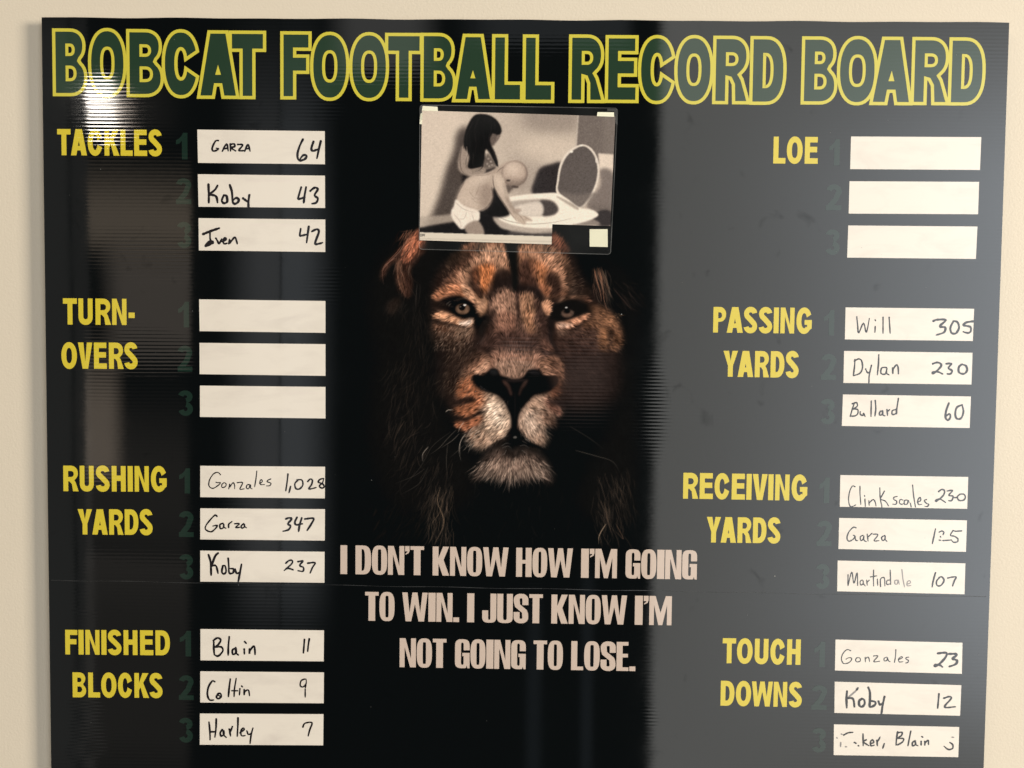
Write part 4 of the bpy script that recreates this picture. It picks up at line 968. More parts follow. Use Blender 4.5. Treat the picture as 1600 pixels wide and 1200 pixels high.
    p('6:480,640 560,620 650,645 720,740 775,840 790,950 750,1060 660,1140 560,1200 430,1190 330,1070 400,1010 470,960 500,880 450,870 480,780 540,720', (190, 160, 138), 5, 1)
    p('6:560,700 660,720 730,840 760,940 700,1000 600,980 560,880', (226, 204, 184), 7, .8)
    p('6:205,930 300,920 400,870 490,860 470,930 400,985 310,1015 230,985', (164, 104, 76), 2.4, .95)
    p('6:340,1060 440,1010 520,1060 520,1160 420,1170', (120, 92, 76), 4, .6)
    p('6:230,872 300,895 400,850 470,815 560,800 470,845 400,885 300,915', (28, 23, 22), 1.3, .9)
    p('6:250,690 330,670 420,680 440,700 360,720 250,730', (30, 24, 22), 1.4, .9)
    for q in ('6:290,580', '6:330,570', '6:300,620', '6:350,620', '6:440,740', '6:455,680', '6:490,710'):
        c.ell(q, 14, 11, (70, 40, 30), .7, .75)
    # muzzle, right
    p('6:1000,670 1090,650 1180,640 1210,720 1310,810 1290,850 1190,850 1230,930 1170,960 1120,1000 1160,1100 1110,1190 1000,1160 930,1060 880,1000 860,930 880,830 940,740', (166, 136, 117), 4.5, 1)
    p('6:900,850 960,800 1050,860 1080,980 1060,1070 980,1060 920,980', (208, 184, 166), 7, .8)
    p('6:1140,670 1220,700 1320,800 1300,870 1200,820 1150,760', (104, 70, 60), 3, .8)
    p('6:1130,800 1240,880 1260,980 1170,960 1120,900', (88, 66, 56), 3.2, .75)
    p('6:1160,700 1300,700 1340,760 1200,740', (32, 26, 26), 2.4, .8)
    # nose
    p('6:380,475 400,438 455,436 500,445 545,410 580,378 620,370 655,395 675,440 740,462 820,484 900,470 935,440 960,400 1010,380 1070,384 1108,410 1125,440 1200,446 1262,450 1285,490 1262,550 1200,600 1110,630 1030,650 980,700 920,770 880,830 862,900 852,1010 850,1060 795,1060 795,960 788,880 765,810 730,740 680,670 600,630 540,615 470,580 410,530', (15, 16, 17), 1.1, 1)
    p('6:700,496 740,505 775,550 800,640 785,650 755,580 715,530', (94, 66, 58), 1.3, .6)
    p('6:965,490 945,540 905,590 880,650 870,640 890,570 925,510', (86, 62, 55), 1.3, .55)
    p('6:700,486 960,486 900,505 820,512 750,505', (44, 36, 35), 1.2, .6)
    p('6:565,400 600,380 640,390 655,430 600,440', (34, 35, 36), 1.6, .8)
    p('6:980,400 1040,390 1090,410 1080,440 1000,430', (30, 30, 32), 1.6, .8)
    c.line('6:468,552 500,580 560,606', (74, 72, 72), .9, .8)
    c.line('6:828,620 832,760 830,900', (30, 29, 30), 1.6, .5)
    # mouth
    p('7:795,190 850,190 905,250 1000,330 1130,400 1150,440 1060,410 980,392 900,372 820,380 740,372 640,420 560,450 500,440 640,330 720,290', (13, 14, 15), 1.2, 1)
    c.ell('7:832,288', 19, 13, (104, 102, 98), .5, .9)
    # chin
    p('7:430,640 480,530 560,440 640,400 720,380 800,440 880,400 960,410 1060,450 1130,500 1180,580 1215,690 1210,770 1100,720 1040,700 930,760 860,720 720,750 640,720 560,690 470,720 390,740', (56, 47, 43), 4, .95)
    p('7:560,560 640,480 720,470 800,500 900,480 1000,500 1060,580 1040,650 900,660 760,660 620,640', (120, 98, 87), 7, .8)
    c.ell('7:650,580', 110, 60, (158, 132, 117), 8, .75, -.5); c.ell('7:980,580', 110, 55, (150, 126, 112), 8, .7, .5); c.ell('7:810,620', 70, 70, (150, 126, 114), 8, .6)
    p('7:690,380 760,400 820,480 880,400 960,380 900,440 850,500 800,500 740,450', (34, 31, 30), 2.4, .9)
    # softer modelling: where the head turns away from the light of the original picture
    p('2:600,570 720,590 880,600 980,590 1040,640 960,660 860,655 740,650 660,700 600,720', (50, 38, 35), 7, .75)
    p('2:700,560 720,500 860,560 960,520 1000,600 860,640 740,640', (58, 43, 38), 6, .5)
    p('2:430,250 520,190 600,130 660,100 620,170 540,230 470,300 410,350', (40, 30, 27), 6, .7)
    p('2:500,640 560,600 640,640 600,760 560,800 520,900 470,860', (42, 33, 29), 6, .75)
    p('2:400,540 460,520 560,600 600,680 520,660 420,620', (44, 34, 29), 6, .6)
    p('2:1150,200 1250,300 1320,380 1240,380 1160,330', (34, 27, 25), 6, .7)
    p('2:1080,560 1200,560 1290,600 1290,680 1100,680', (46, 34, 31), 7, .6)
    p('6:230,560 300,480 330,560 280,660 230,660', (140, 84, 58), 4, .5)
    p('6:1150,300 1320,280 1340,560 1240,700 1250,560', (70, 50, 42), 5, .55)
    p('6:780,1060 640,1150 560,1200 430,1190 520,1120', (110, 90, 78), 5, .5)
    mot = np.random.default_rng(8).standard_normal((c.h, c.w)); m1 = blur(mot, 4.5); m1 /= m1.std(); m2 = blur(mot, 9.); m2 /= m2.std()
    c.a *= (.86 * np.clip(1 + .05 * m1 + .06 * m2, .5, 1.45))[..., None] * np.clip((c.a.mean(-1, keepdims=True) - 14) / 30, 0, 1) + (1 - np.clip((c.a.mean(-1, keepdims=True) - 14) / 30, 0, 1))
    A0 = c.a.copy()
    # ---- fur: flow directions, then streaks along them
    FLOW = """2:470,300 -.8,-.5;2:560,200 -.6,-.8;2:680,130 -.2,-1;2:780,150 .3,-1;2:700,250 -.1,-1;2:480,350 -1,-.3;2:600,330 -.8,-.5;2:440,450 -1,.1;2:560,480 -1,.3;2:520,560 -.7,.7;2:600,600 -.5,.9;
    2:560,700 -.5,.9;2:500,800 -.4,1;2:940,130 .1,-1;2:1060,160 .6,-.8;2:1120,250 .8,-.4;2:1180,330 1,-.2;2:900,220 -.2,-1;2:1000,250 .1,-1;2:1230,420 1,0;2:1150,500 .9,.3;2:1330,480 .9,.35;2:1380,580 .7,.7;2:1300,560 .9,.4;
    2:1120,560 .7,.6;2:1200,700 .6,.9;2:780,380 -.3,-1;2:830,420 -.1,-1;2:760,500 -.4,-.9;2:920,400 .2,-1;2:940,520 .2,-1;2:700,560 -.4,.9;2:850,600 0,-1;2:850,700 0,-1;2:760,740 -.2,-1;2:940,740 .2,-1;
    2:1050,560 .4,.9;2:660,740 -.8,.5;2:1050,720 .8,.5;2:590,800 -.9,.5;6:300,600 -.9,.4;6:300,820 -1,.35;6:560,700 -.9,.35;6:620,850 -.9,.45;6:720,800 -.7,.6;6:640,1000 -.8,.7;6:760,980 -.6,.8;6:500,1100 -.7,.8;6:280,960 -1,.4;
    6:1020,720 .8,.5;6:960,850 .5,.8;6:1100,800 .9,.4;6:1050,1000 .5,.85;6:1200,900 .8,.6;6:920,980 .3,1;7:600,500 -.7,.8;7:480,620 -.6,.9;7:700,600 -.35,1;7:800,640 0,1;7:900,620 .25,1;7:1000,560 .6,.8;7:1120,620 .5,.9;7:800,420 0,1;
    2:250,100 -.5,.9;2:150,200 -.4,.9;2:230,250 .1,1;2:300,60 -.5,.9;2:300,500 .1,1;2:1320,250 .35,1;2:1450,400 .6,.8;3:200,300 -.3,1;3:450,700 0,1;3:1350,700 .15,1"""
    pts, vec = [], []
    for t in FLOW.split(';'):
        q, d = t.split()
        pts.append(c.pts(q)[0]); v = np.array(list(map(float, d.split(',')))); vec.append(v / np.hypot(*v))
    pts = np.array(pts); vec = np.array(vec)
    st = 6
    gy, gx = np.mgrid[0:c.h + st:st, 0:c.w + st:st]
    F = np.zeros(gx.shape + (2,))
    wsum = np.zeros(gx.shape)
    for q, v in zip(pts, vec):
        wgt = 1 / ((gx - q[0]) ** 2 + (gy - q[1]) ** 2 + 90) ** 1.6
        F += wgt[..., None] * v; wsum += wgt
    F /= wsum[..., None]
    Y, X = np.mgrid[0:c.h, 0:c.w].astype(float)
    F = bil(F, X / st, Y / st)
    rng = np.random.default_rng(3)
    wv = blur(rng.standard_normal((c.h, c.w)), 5.0); wv /= wv.std()
    ang = np.arctan2(F[..., 1], F[..., 0]) + wv * .16
    F = np.stack([np.cos(ang), np.sin(ang)], -1)
    noise = rng.standard_normal((c.h, c.w)); coarse = blur(rng.standard_normal((c.h, c.w)), 1.2); coarse /= coarse.std()
    n0 = blur(noise, .4); n0 /= n0.std()
    src = n0 + .2 * coarse
    acc = np.zeros_like(src); x, y = X.copy(), Y.copy(); x2, y2 = X.copy(), Y.copy(); tot = 0
    LN = 8
    for k in range(LN):
        w_ = math.cos(math.pi / 2 * k / LN)
        acc += w_ * (bil(src, x, y) + bil(src, x2, y2)); tot += 2 * w_
        f = bil(F, x, y); x = x + f[..., 0]; y = y + f[..., 1]
        f = bil(F, x2, y2); x2 = x2 - f[..., 0]; y2 = y2 - f[..., 1]
    acc = (acc - acc.mean()) / acc.std()
    # ragged edges: fetch the colour from a little way up or down the hair
    dsp = acc * 2.3
    base = bil(A0, X - F[..., 0] * dsp, Y - F[..., 1] * dsp)
    # no fur in the eyes and the nose
    fm = Canvas(545, 330, 1020, 865, 2, (1, 1, 1))
    fm.ell('4:1082,815', 100, 78, (0, 0, 0), 1); fm.ell('5:645,850', 100, 70, (.3, .3, .3), 2)
    fm.poly('6:400,438 500,445 580,378 655,395 740,462 900,470 1010,380 1125,440 1270,450 1262,550 1030,650 880,830 852,1050 795,1050 765,810 600,630 410,530', (0, 0, 0), 1)
    fm.ell('4:1295,790', 45, 80, (.5, .5, .5), 2); fm.ell('5:425,800', 40, 70, (.5, .5, .5), 2)
    fm.ell('7:832,288', 40, 40, (0, 0, 0), 1)
    m = fm.a[..., :1]
    base = base * m + A0 * (1 - m)
    fmul = np.where(acc > 0, acc * .20, acc * .27)[..., None]
    lum = base.mean(-1, keepdims=True)
    # coarse clumps
    cl = blur(rng.standard_normal((c.h, c.w)), 2.6); cl /= cl.std()
    xs = bil(cl, X - F[..., 0] * 4, Y - F[..., 1] * 4) + bil(cl, X + F[..., 0] * 4, Y + F[..., 1] * 4) + cl
    xs /= xs.std()
    g = 1 + m * (fmul * np.clip((lum - 14) / 40, 0, 1) + .03 * xs[..., None] * np.clip((lum - 14) / 40, 0, 1))
    a = base * np.clip(g, .2, 1.5)
    # hair tips catch paler light, roots darker
    tip = np.clip(acc - 1.3, 0, 1.5)[..., None] * m * np.clip((lum - 22) / 60, 0, 1)
    a += tip * np.array((9, 8, 7))
    c.a = np.clip(a, 0, 250)
    # ---- single hairs
    R = random.Random(11)
    def hairs(n, box, ang_, ln, col, alpha, w=.55, curve=.3, spread=.25):
        t, x0, y0, x1, y1 = box
        for _ in range(n):
            px = R.uniform(x0, x1); py = R.uniform(y0, y1)
            q = c.pts('%s:%f,%f' % (t, px, py))[0]
            a_ = math.radians(ang_) + R.gauss(0, spread); L = ln * R.uniform(.5, 1.3) * 2; b_ = R.gauss(0, curve)
            P = [tuple(q)]
            for i in range(4):
                q = q + np.array((math.cos(a_), math.sin(a_))) * L / 4; a_ += b_ / 4; P.append(tuple(q))
            k = R.uniform(.6, 1.25)
            c.path(np.array(smooth(P, 3)), tuple(v * k for v in col), w, alpha * R.uniform(.4, 1), True)
    # left ear and mane
    hairs(110, ('4', 400, 0, 640, 330), 112, 14, (38, 27, 24), .8, .8, .6)
    hairs(60, ('4', 400, 300, 560, 640), 95, 14, (26, 20, 19), .8, .9, .5)
    hairs(70, ('4', 470, -20, 640, 200), 118, 16, (150, 96, 74), .75, .6, .5)
    hairs(40, ('4', 500, -20, 640, 200), 115, 14, (216, 150, 118), .6, .5, .5)
    hairs(26, ('4', 380, 180, 560, 420), 100, 22, (112, 84, 70), .6, .55, .6)
    hairs(22, ('4', 380, 380, 560, 620), 72, 20, (84, 62, 52), .5, .55, .4)
    hairs(26, ('4', 290, 700, 520, 900), 105, 18, (48, 42, 38), .55, .6, .5)
    hairs(50, ('4', 560, 600, 760, 1100), 88, 22, (52, 44, 40), .45, .5, .3)
    hairs(60, ('2', 240, 430, 460, 1000), 95, 26, (46, 40, 36), .7, .6, .4)
    hairs(40, ('2', 150, 700, 330, 1150), 110, 26, (54, 46, 41), .7, .6, .5)
    c.line('4:540,60 470,160 420,230 330,320 265,380 250,470 262,560', (130, 98, 84), .9, .8)
    c.line('4:450,160 390,240 300,330 270,370', (140, 92, 74), .9, .7)
    c.line('4:380,290 320,330 262,400 250,440', (118, 84, 72), 1.6, .7)
    c.line('4:420,330 408,420 415,520 450,620 500,700', (126, 96, 80), 1.0, .7)
    c.line('4:430,360 450,440 480,510', (150, 114, 98), .8, .7)
    c.line('4:540,360 520,420 530,480', (140, 118, 102), .7, .6)
    c.line('4:610,560 600,700 590,850', (66, 60, 56), .7, .7)
    c.line('4:640,560 640,660 620,800', (50, 45, 42), .7, .6)
    c.line('4:540,600 600,700 610,800', (60, 48, 42), .7, .5)
    # right mane
    hairs(40, ('5', 900, 360, 1060, 640), 76, 24, (104, 74, 60), .65, .6, .2, .14)
    hairs(18, ('5', 920, 380, 1010, 560), 76, 22, (168, 118, 92), .65, .6, .2, .12)
    hairs(30, ('5', 1060, 500, 1400, 760), 52, 26, (52, 42, 38), .6, .6, .2, .2)
    c.line('5:925,410 950,520 985,640 1000,740', (150, 106, 84), 1.3, .8)
    c.line('5:960,430 990,520 1010,600 1030,740 1070,860', (140, 98, 78), 1.1, .8)
    c.line('5:1010,420 1050,520 1080,640 1110,700', (116, 88, 70), 1.1, .7)
    c.line('5:1120,600 1220,720 1320,840', (66, 50, 44), 1.0, .7)
    c.line('5:1280,640 1360,740 1440,810', (50, 42, 40), .9, .6)
    hairs(60, ('5', 600, 440, 800, 660), -12, 7, (112, 90, 76), .7, .5, .4, .4)
    hairs(110, ('5', 930, 850, 1190, 1240), 22, 7.5, (176, 128, 94), .62, .55, .3, .3)
    hairs(50, ('5', 930, 850, 1190, 1240), 22, 8, (30, 24, 22), .7, .55, .3, .3)
    hairs(70, ('5', 620, 1040, 960, 1180), 30, 5, (120, 94, 78), .6, .5, .3, .4)
    hairs(200, ('4', 800, 980, 1200, 1240), 120, 6, (170, 142, 124), .8, .5, .3, .4)
    hairs(90, ('2', 470, 600, 620, 900), 122, 8, (100, 82, 70), .5, .5, .3, .25)
    hairs(40, ('2', 440, 760, 560, 900), 118, 11, (84, 70, 58), .5, .5, .3, .2)
    hairs(60, ('4', 880, 380, 1180, 560), -125, 6, (178, 136, 110), .6, .5, .3, .3)
    hairs(50, ('4', 1160, 120, 1500, 300), -80, 6, (206, 178, 158), .5, .5, .3, .4)
    hairs(40, ('4', 860, 690, 1000, 780), 160, 7, (40, 34, 30), .8, .6, .3, .3)
    hairs(10, ('4', 900, 740, 960, 800), -40, 6, (130, 120, 112), .6, .5, .3, .3)
    hairs(160, ('2', 440, 600, 640, 900), 122, 9, (24, 21, 20), .7, .7, .3, .25)
    hairs(120, ('2', 470, 640, 620, 880), 122, 9, (128, 106, 90), .55, .5, .3, .2)
    hairs(120, ('2', 720, 560, 1000, 700), 90, 5, (52, 38, 34), .5, .6, .3, .5)
    hairs(90, ('6', 250, 250, 420, 520), 100, 6, (76, 54, 44), .6, .6, .3, .5)
    hairs(70, ('6', 230, 460, 400, 660), 150, 6, (226, 150, 108), .5, .5, .3, .3)
    hairs(60, ('6', 230, 460, 440, 900), 150, 6, (110, 62, 42), .6, .6, .3, .3)
    hairs(90, ('4', 1180, 380, 1420, 640), -95, 7, (118, 68, 44), .5, .5, .3, .3)
    # muzzle and chin hair
    hairs(120, ('6', 560, 700, 760, 1080), 152, 8, (224, 206, 186), .35, .5, .3, .25)
    hairs(60, ('6', 500, 760, 780, 1150), 148, 8, (70, 56, 48), .5, .5, .3, .25)
    hairs(50, ('6', 330, 1000, 520, 1180), 140, 10, (206, 186, 168), .6, .55, .4, .25)
    hairs(90, ('6', 880, 760, 1120, 1130), 48, 9, (222, 202, 186), .5, .5, .3, .25)
    hairs(60, ('6', 880, 800, 1200, 1150), 48, 9, (60, 46, 42), .6, .5, .3, .25)
    hairs(36, ('6', 1060, 900, 1200, 1100), 55, 10, (168, 142, 126), .55, .5, .3, .25)
    for i in range(330):
        u = R.uniform(-1, 1)
        px = 810 + 330 * u + R.gauss(0, 20); py = 470 + 190 * R.random() + 60 * abs(u)
        a0 = 90 - 48 * u
        k = R.uniform(.5, 1.3)
        hairs(1, ('7', px - 1, py - 1, px + 1, py + 1), a0, 13, tuple(v * k for v in (196, 170, 152)), .85, .55, .3, .16)
    for i in range(150):
        u = R.uniform(-1.05, 1.05)
        k = R.uniform(.4, 1.05)
        px = 800 + 360 * u; py = 705 - 90 * abs(u) + R.uniform(-60, 50)
        hairs(1, ('7', px - 1, py - 1, px + 1, py + 1), 92 - 46 * u, 17, tuple(v * k for v in (186, 162, 146)), .85, .6, .3, .14)
    for i in range(130):
        u = R.uniform(-1, 1)
        hairs(1, ('7', 810 + 300 * u, 420 + 60 * abs(u), 812 + 300 * u, 560 + 40 * abs(u)), 90 - 50 * u, 9, (24, 22, 22), .85, .75, .3, .2)
    for q in ('7:690,380 740,350 790,360', '7:700,400 760,380 800,410', '7:880,380 930,370 980,400', '7:900,420 950,460 960,500', '7:740,420 720,460 680,480'):
        c.line(q, (120, 116, 112), .6, .6)
    # whiskers
    for q, k, w in (('6:110,822 140,804 190,806', 190, .9), ('6:300,930 262,980 238,1040', 190, .8), ('6:250,1050 180,1120 60,1200', 110, .7),
                    ('6:318,1055 275,1110 256,1180 262,1260', 160, .8), ('7:220,210 130,300 40,400 -60,470', 90, .7), ('7:310,255 262,340 250,430 268,530', 150, .8),
                    ('7:300,370 200,460 150,500', 70, .6), ('7:415,325 375,380 340,460', 110, .7), ('7:130,360 115,560 135,740', 70, .7),
                    ('3:500,400 400,480 330,600 200,740', 60, .6), ('3:1150,370 1250,430 1330,490', 60, .6), ('3:1180,500 1290,530 1380,560 1420,620', 80, .7),
                    ('3:380,480 350,520 350,560', 150, 1.0), ('3:360,600 300,640 200,680', 62, .6), ('3:380,590 330,680 230,740', 66, .6),
                    ('6:420,975 380,1000 340,1060', 180, .8), ('6:470,1020 420,1050 400,1100', 170, .7)):
        c.line(q, (k, k * .93, k * .86), w, .8)
    # the mane's lower strands
    for box, ang_, n_, k_ in ((('2', 160, 700, 330, 1120), 108, 60, 58), (('2', 240, 520, 420, 900), 100, 60, 44), (('3', 200, 320, 400, 620), 112, 50, 66),
                              (('3', 330, 520, 520, 820), 112, 60, 62), (('3', 380, 700, 500, 980), 98, 70, 92), (('3', 1290, 640, 1440, 980), 78, 70, 78), (('3', 1380, 560, 1500, 900), 72, 40, 48),
                              (('5', 940, 380, 1080, 700), 76, 50, 96), (('3', 80, 780, 380, 960), 118, 50, 38)):
        hairs(n_, box, ang_, 24, (k_, k_ * .84, k_ * .73), .6, .62, .55, .16)
    hairs(60, ('3', 380, 680, 520, 980), 96, 26, (80, 66, 55), .75, .6, .5, .14)
    hairs(26, ('3', 400, 700, 480, 960), 92, 24, (110, 92, 76), .5, .6, .6, .14)
    hairs(50, ('3', 180, 300, 420, 900), 108, 26, (46, 40, 36), .5, .6, .6, .3)
    hairs(50, ('3', 1260, 600, 1480, 980), 80, 26, (76, 63, 53), .7, .6, .4, .16)
    hairs(26, ('3', 1300, 700, 1450, 980), 78, 20, (94, 78, 66), .5, .55, .5, .2)
    hairs(60, ('3', 560, 640, 1200, 1000), 92, 20, (31, 30, 29), .6, .7, .3, .3)
    c.line('3:445,700 430,780 465,880 440,960 410,1010', (130, 108, 88), 1.0, .7)
    c.line('3:460,760 440,840 400,900 405,960', (104, 86, 70), .9, .6)
    c.line('3:1345,900 1310,960 1305,1010', (186, 160, 134), .9, .8)
    c.line('3:1335,780 1360,900 1390,980', (110, 90, 74), .8, .6)
    c.line('3:1400,900 1440,980 1400,940', (120, 92, 74), .8, .6)
    c.line('3:1300,640 1340,760 1350,900', (84, 70, 60), .8, .5)
    c.line('3:250,340 200,430 195,500', (70, 58, 50), 1.0, .6)
    c.line('3:330,400 260,440 200,520', (54, 46, 42), .9, .6)
    # melt into the black of the board at the sheet's rim
    out = c.down()
    h, w = out.shape[:2]
    Yy, Xx = np.mgrid[0:h, 0:w]
    e = np.clip(np.minimum.reduce([Xx / 22., (w - 1 - Xx) / 8., (h - 1 - Yy) / 10.]), 0, 1)[..., None]
    out = out * np.array((.97, .955, .95))
    return np.clip(out * e + np.array(K) * (1 - e), 0, 250)


def paint_photo():
    """a small black and white picture: two small children seen from the side beside a toilet"""
    c = Canvas(648, 165, 968, 395, 2, (196, 183, 172))
    p = c.poly
    p('P:60,60 420,60 420,900 60,980', (212, 198, 186), 14, .9)
    p('P:820,60 1240,60 1230,240 1000,260 820,200', (150, 139, 132), 9, .8)
    p('P:660,60 830,100 820,400 690,420', (186, 173, 163), 9, .6)
    p('P:760,420 1000,430 940,640 880,700 760,700', (168, 156, 148), 8, .8)
    p('P:850,300 1200,300 1150,440 860,460', (206, 192, 180), 9, .7)
    p('P:1243,60 1540,60 1520,480 1215,480', (122, 113, 109), 1.2, 1, False)
    p('P:1236,100 1244,100 1222,440 1212,440', (206, 194, 184), .8, .8, False)
    p('P:1430,60 1540,60 1520,420 1440,420', (136, 127, 122), 4, .6)
    # shadow of the standing child on the wall, skirting board and floor of that picture
    p('P:430,220 350,250 325,380 270,520 225,690 165,850 130,940 340,930 340,800 430,560', (84, 76, 73), 4.5, .95)
    p('P:60,868 240,855 330,842 330,905 60,945', (178, 166, 156), 1.6, .8, False)
    p('P:60,948 330,905 560,790 640,870 760,990 1060,1000 1060,1040 60,1000', (40, 38, 40), 1.6, 1, False)
    # cistern, lid and its shadow
    p('P:1385,400 1500,408 1500,560 1400,535', (216, 202, 190), 1.0, 1, False)
    p('P:1398,520 1500,552 1500,830 1300,790 1400,640', (132, 122, 118), 2.4, 1)
    p('P:905,700 925,580 960,510 1040,480 1120,480 1100,700', (62, 57, 58), 2.2, 1)
    p('P:1300,800 1400,780 1500,800 1500,860 1400,850', (120, 111, 107), 5, .8)
    p('P:1400,820 1480,830 1480,930 1390,930 1340,880', (70, 65, 66), 1.4, 1)
    p('P:1080,690 1083,600 1105,480 1160,390 1255,336 1330,358 1382,440 1395,545 1370,655 1320,745 1248,808 1165,760', (218, 207, 197), .5, 1)
    p('P:1095,680 1098,600 1120,490 1172,404 1258,350 1320,370 1368,446 1380,545 1356,648 1308,735 1246,792 1172,746', (104, 97, 95), .6, 1)
    p('P:1110,690 1240,705 1370,690 1300,760 1245,800 1160,740', (128, 119, 115), 2.0, .8)
    c.ell('P:1190,388', 12, 9, (230, 222, 214), .4); c.ell('P:1262,342', 9, 6, (230, 222, 214), .4); c.ell('P:1373,452', 8, 20, (216, 206, 198), .4)
    # bowl and seat
    p('P:625,850 660,940 760,970 900,980 1060,975 1060,925 1200,925 1240,890 900,860', (184, 172, 163), 1.4, 1)
    p('P:740,972 900,990 1060,985 1060,1015 760,1010', (84, 79, 79), 2, 1)
    p('P:1180,905 1310,870 1400,925 1200,928', (146, 136, 130), 1.2, 1)
    p('P:620,820 640,770 720,725 860,702 1000,692 1085,692 1160,735 1250,800 1330,812 1384,842 1374,868 1300,900 1220,920 1040,950 860,945 720,915 640,870', (232, 221, 210), .9, 1)
    c.line('P:630,850 720,895 860,918 1040,910 1220,870', (150, 139, 132), 1.0, .8)
    p('P:670,790 740,755 900,738 1030,740 1085,780 1090,825 1040,855 900,862 780,850 700,820', (176, 165, 157), 1.2, 1)
    p('P:960,745 1050,755 1092,810 1060,850 980,860 975,800', (88, 82, 81), 1.4, 1)
    p('P:780,790 960,760 975,850 860,858 790,840', (214, 203, 194), 1.4, .9)
    p('P:1085,715 1190,765 1240,800 1225,812 1100,735', (170, 159, 150), .8, .9)
    # standing child: long dark hair, bare arm
    p('P:430,470 560,430 640,520 590,560 500,600 400,640 390,560', (38, 34, 35), 2, 1)
    p('P:385,352 425,338 450,380 440,480 470,510 540,500 560,530 520,560 450,572 375,540 355,470', (160, 146, 137), 1.3, 1)
    p('P:530,450 600,430 640,490 560,520', (146, 134, 126), 1.6, .9)
    p('P:600,250 662,262 655,290 636,320 610,345 570,320', (112, 101, 96), 1.2, 1)
    p('P:470,128 540,112 605,130 655,175 677,235 655,268 610,255 590,310 625,390 650,470 640,495 600,420 560,370 545,470 500,505 430,505 440,420 400,345 415,230', (25, 23, 24), 1.0, 1)
    for q in ('P:440,380 435,460 430,505', 'P:470,400 465,470 470,500', 'P:585,360 600,420 620,480', 'P:600,350 625,420 645,480'):
        c.line(q, (120, 110, 104), .6, .6)
    p('P:460,520 540,505 560,525 520,560 470,570', (150, 137, 128), 1.2, .9)
    for i, q in enumerate(('P:500,130 450,200 440,300 450,400', 'P:520,125 480,220 490,340 470,460', 'P:560,120 540,220 550,330 520,480', 'P:600,140 600,220 580,300 575,380',
              'P:640,170 650,220 640,260', 'P:470,170 425,260 425,350', 'P:610,390 640,450 648,498', 'P:560,400 555,450 540,500', 'P:450,420 440,470 425,512', 'P:620,160 630,210 615,250')):
        c.line(q, (66, 60, 60) if i % 2 else (50, 46, 47), .8, .8)
    for q in ('P:430,400 415,470 420,520', 'P:545,470 530,510 500,530', 'P:640,470 655,500', 'P:405,330 395,370', 'P:640,480 662,520'):
        c.line(q, (28, 25, 26), .8, .9)
    p('P:655,262 668,276 658,284 652,300 640,312 632,296 646,270', (126, 114, 108), .5, 1)
    p('P:575,400 600,430 625,470 600,500 560,505 545,480 560,430', (112, 102, 97), 1.0, .9)
    for q in ('P:580,440', 'P:598,462', 'P:572,478', 'P:605,486', 'P:586,495'): c.ell(q, 8, 7, (176, 164, 156), .5, .8)
    c.line('P:385,360 372,430 376,500 395,540 440,568', (100, 90, 85), 1.2, .8)
    c.line('P:420,350 425,420 415,490', (188, 174, 164), 2.0, .5)
    for q in ('P:490,520 520,512 548,520', 'P:480,535 515,530 545,538', 'P:480,550 510,550 535,552'): c.line(q, (106, 96, 90), .7, .8)
    # leaning child
    p('P:600,640 660,700 740,840 640,870 560,830 600,740', (30, 28, 30), 1.6, 1)
    p('P:690,600 760,620 800,640 760,660 720,700 700,650', (104, 94, 89), 1.6, 1)
    p('P:560,545 640,510 700,480 720,600 650,640 612,660 608,740 560,810 480,825 390,790 345,745 400,610 460,565', (184, 168, 157), 1.2, 1)
    c.line('P:480,560 560,560 640,530', (120, 106, 99), 1.6, .6); c.line('P:600,650 610,730 560,800 500,826', (96, 86, 82), 1.6, .8); c.line('P:520,600 500,680 470,740', (160, 145, 135), 2.0, .7)
    p('P:400,640 440,600 470,700 520,800 420,790 350,745', (206, 190, 178), 4, .6)
    p('P:540,620 610,660 600,760 540,815 520,720', (150, 135, 126), 4, .7)
    p('P:600,540 660,500 720,460 760,520 740,600 690,640 640,600', (176, 160, 149), 2, 1)
    c.ell('P:772,548', 97, 95, (118, 104, 98), .7)
    c.ell('P:769,543', 90, 88, (184, 167, 156), 2.0)
    c.ell('P:760,515', 55, 42, (216, 200, 188), 5, .8)
    p('P:700,590 780,600 850,590 800,645 740,640', (138, 124, 116), 3, .8)
    c.ell('P:726,597', 26, 15, (168, 152, 142), .7); c.ell('P:726,600', 16, 8, (78, 68, 64), .6)
    p('P:612,560 680,560 712,660 745,760 800,845 860,862 905,895 860,900 850,925 800,905 745,850 690,770 640,690', (190, 174, 162), 1.1, 1)
    p('P:690,620 740,760 800,845 760,830 700,720', (150, 136, 127), 1.6, .7)
    c.line('P:800,850 830,880 850,920', (120, 108, 101), .8, .6); c.line('P:830,855 870,880 900,893', (130, 117, 109), .8, .6)
    p('P:430,600 520,560 600,550 560,600 480,640', (214, 199, 187), 5, .7)
    p('P:620,580 670,580 690,650 720,720 700,720 650,650', (212, 196, 184), 3, .7)
    c.line('P:612,565 620,640 650,700 700,775 750,850 790,900', (104, 94, 89), 1.3, .8)
    c.line('P:400,620 355,700 345,745', (120, 108, 102), 1.4, .7)
    c.line('P:440,680 470,720 520,740', (160, 146, 137), 1.2, .6); c.line('P:450,720 490,760 540,770', (160, 146, 137), 1.2, .6)
    c.line('P:690,500 660,520 640,545', (110, 99, 93), 1.2, .7)
    p('P:760,635 800,645 790,655 750,648', (84, 74, 70), .6, .8)
    p('P:770,810 810,805 820,825 790,835', (176, 160, 150), 1, 1)
    p('P:345,738 400,785 505,822 518,860 505,900 440,935 385,958 350,930 315,880 305,830 325,790', (228, 216, 206), 1.0, 1)
    for q in ('P:340,760 400,810 500,840', 'P:330,850 370,900 380,950', 'P:420,830 400,880 350,880', 'P:460,850 470,900 430,920'):
        c.line(q, (172, 160, 151), .9, .8)
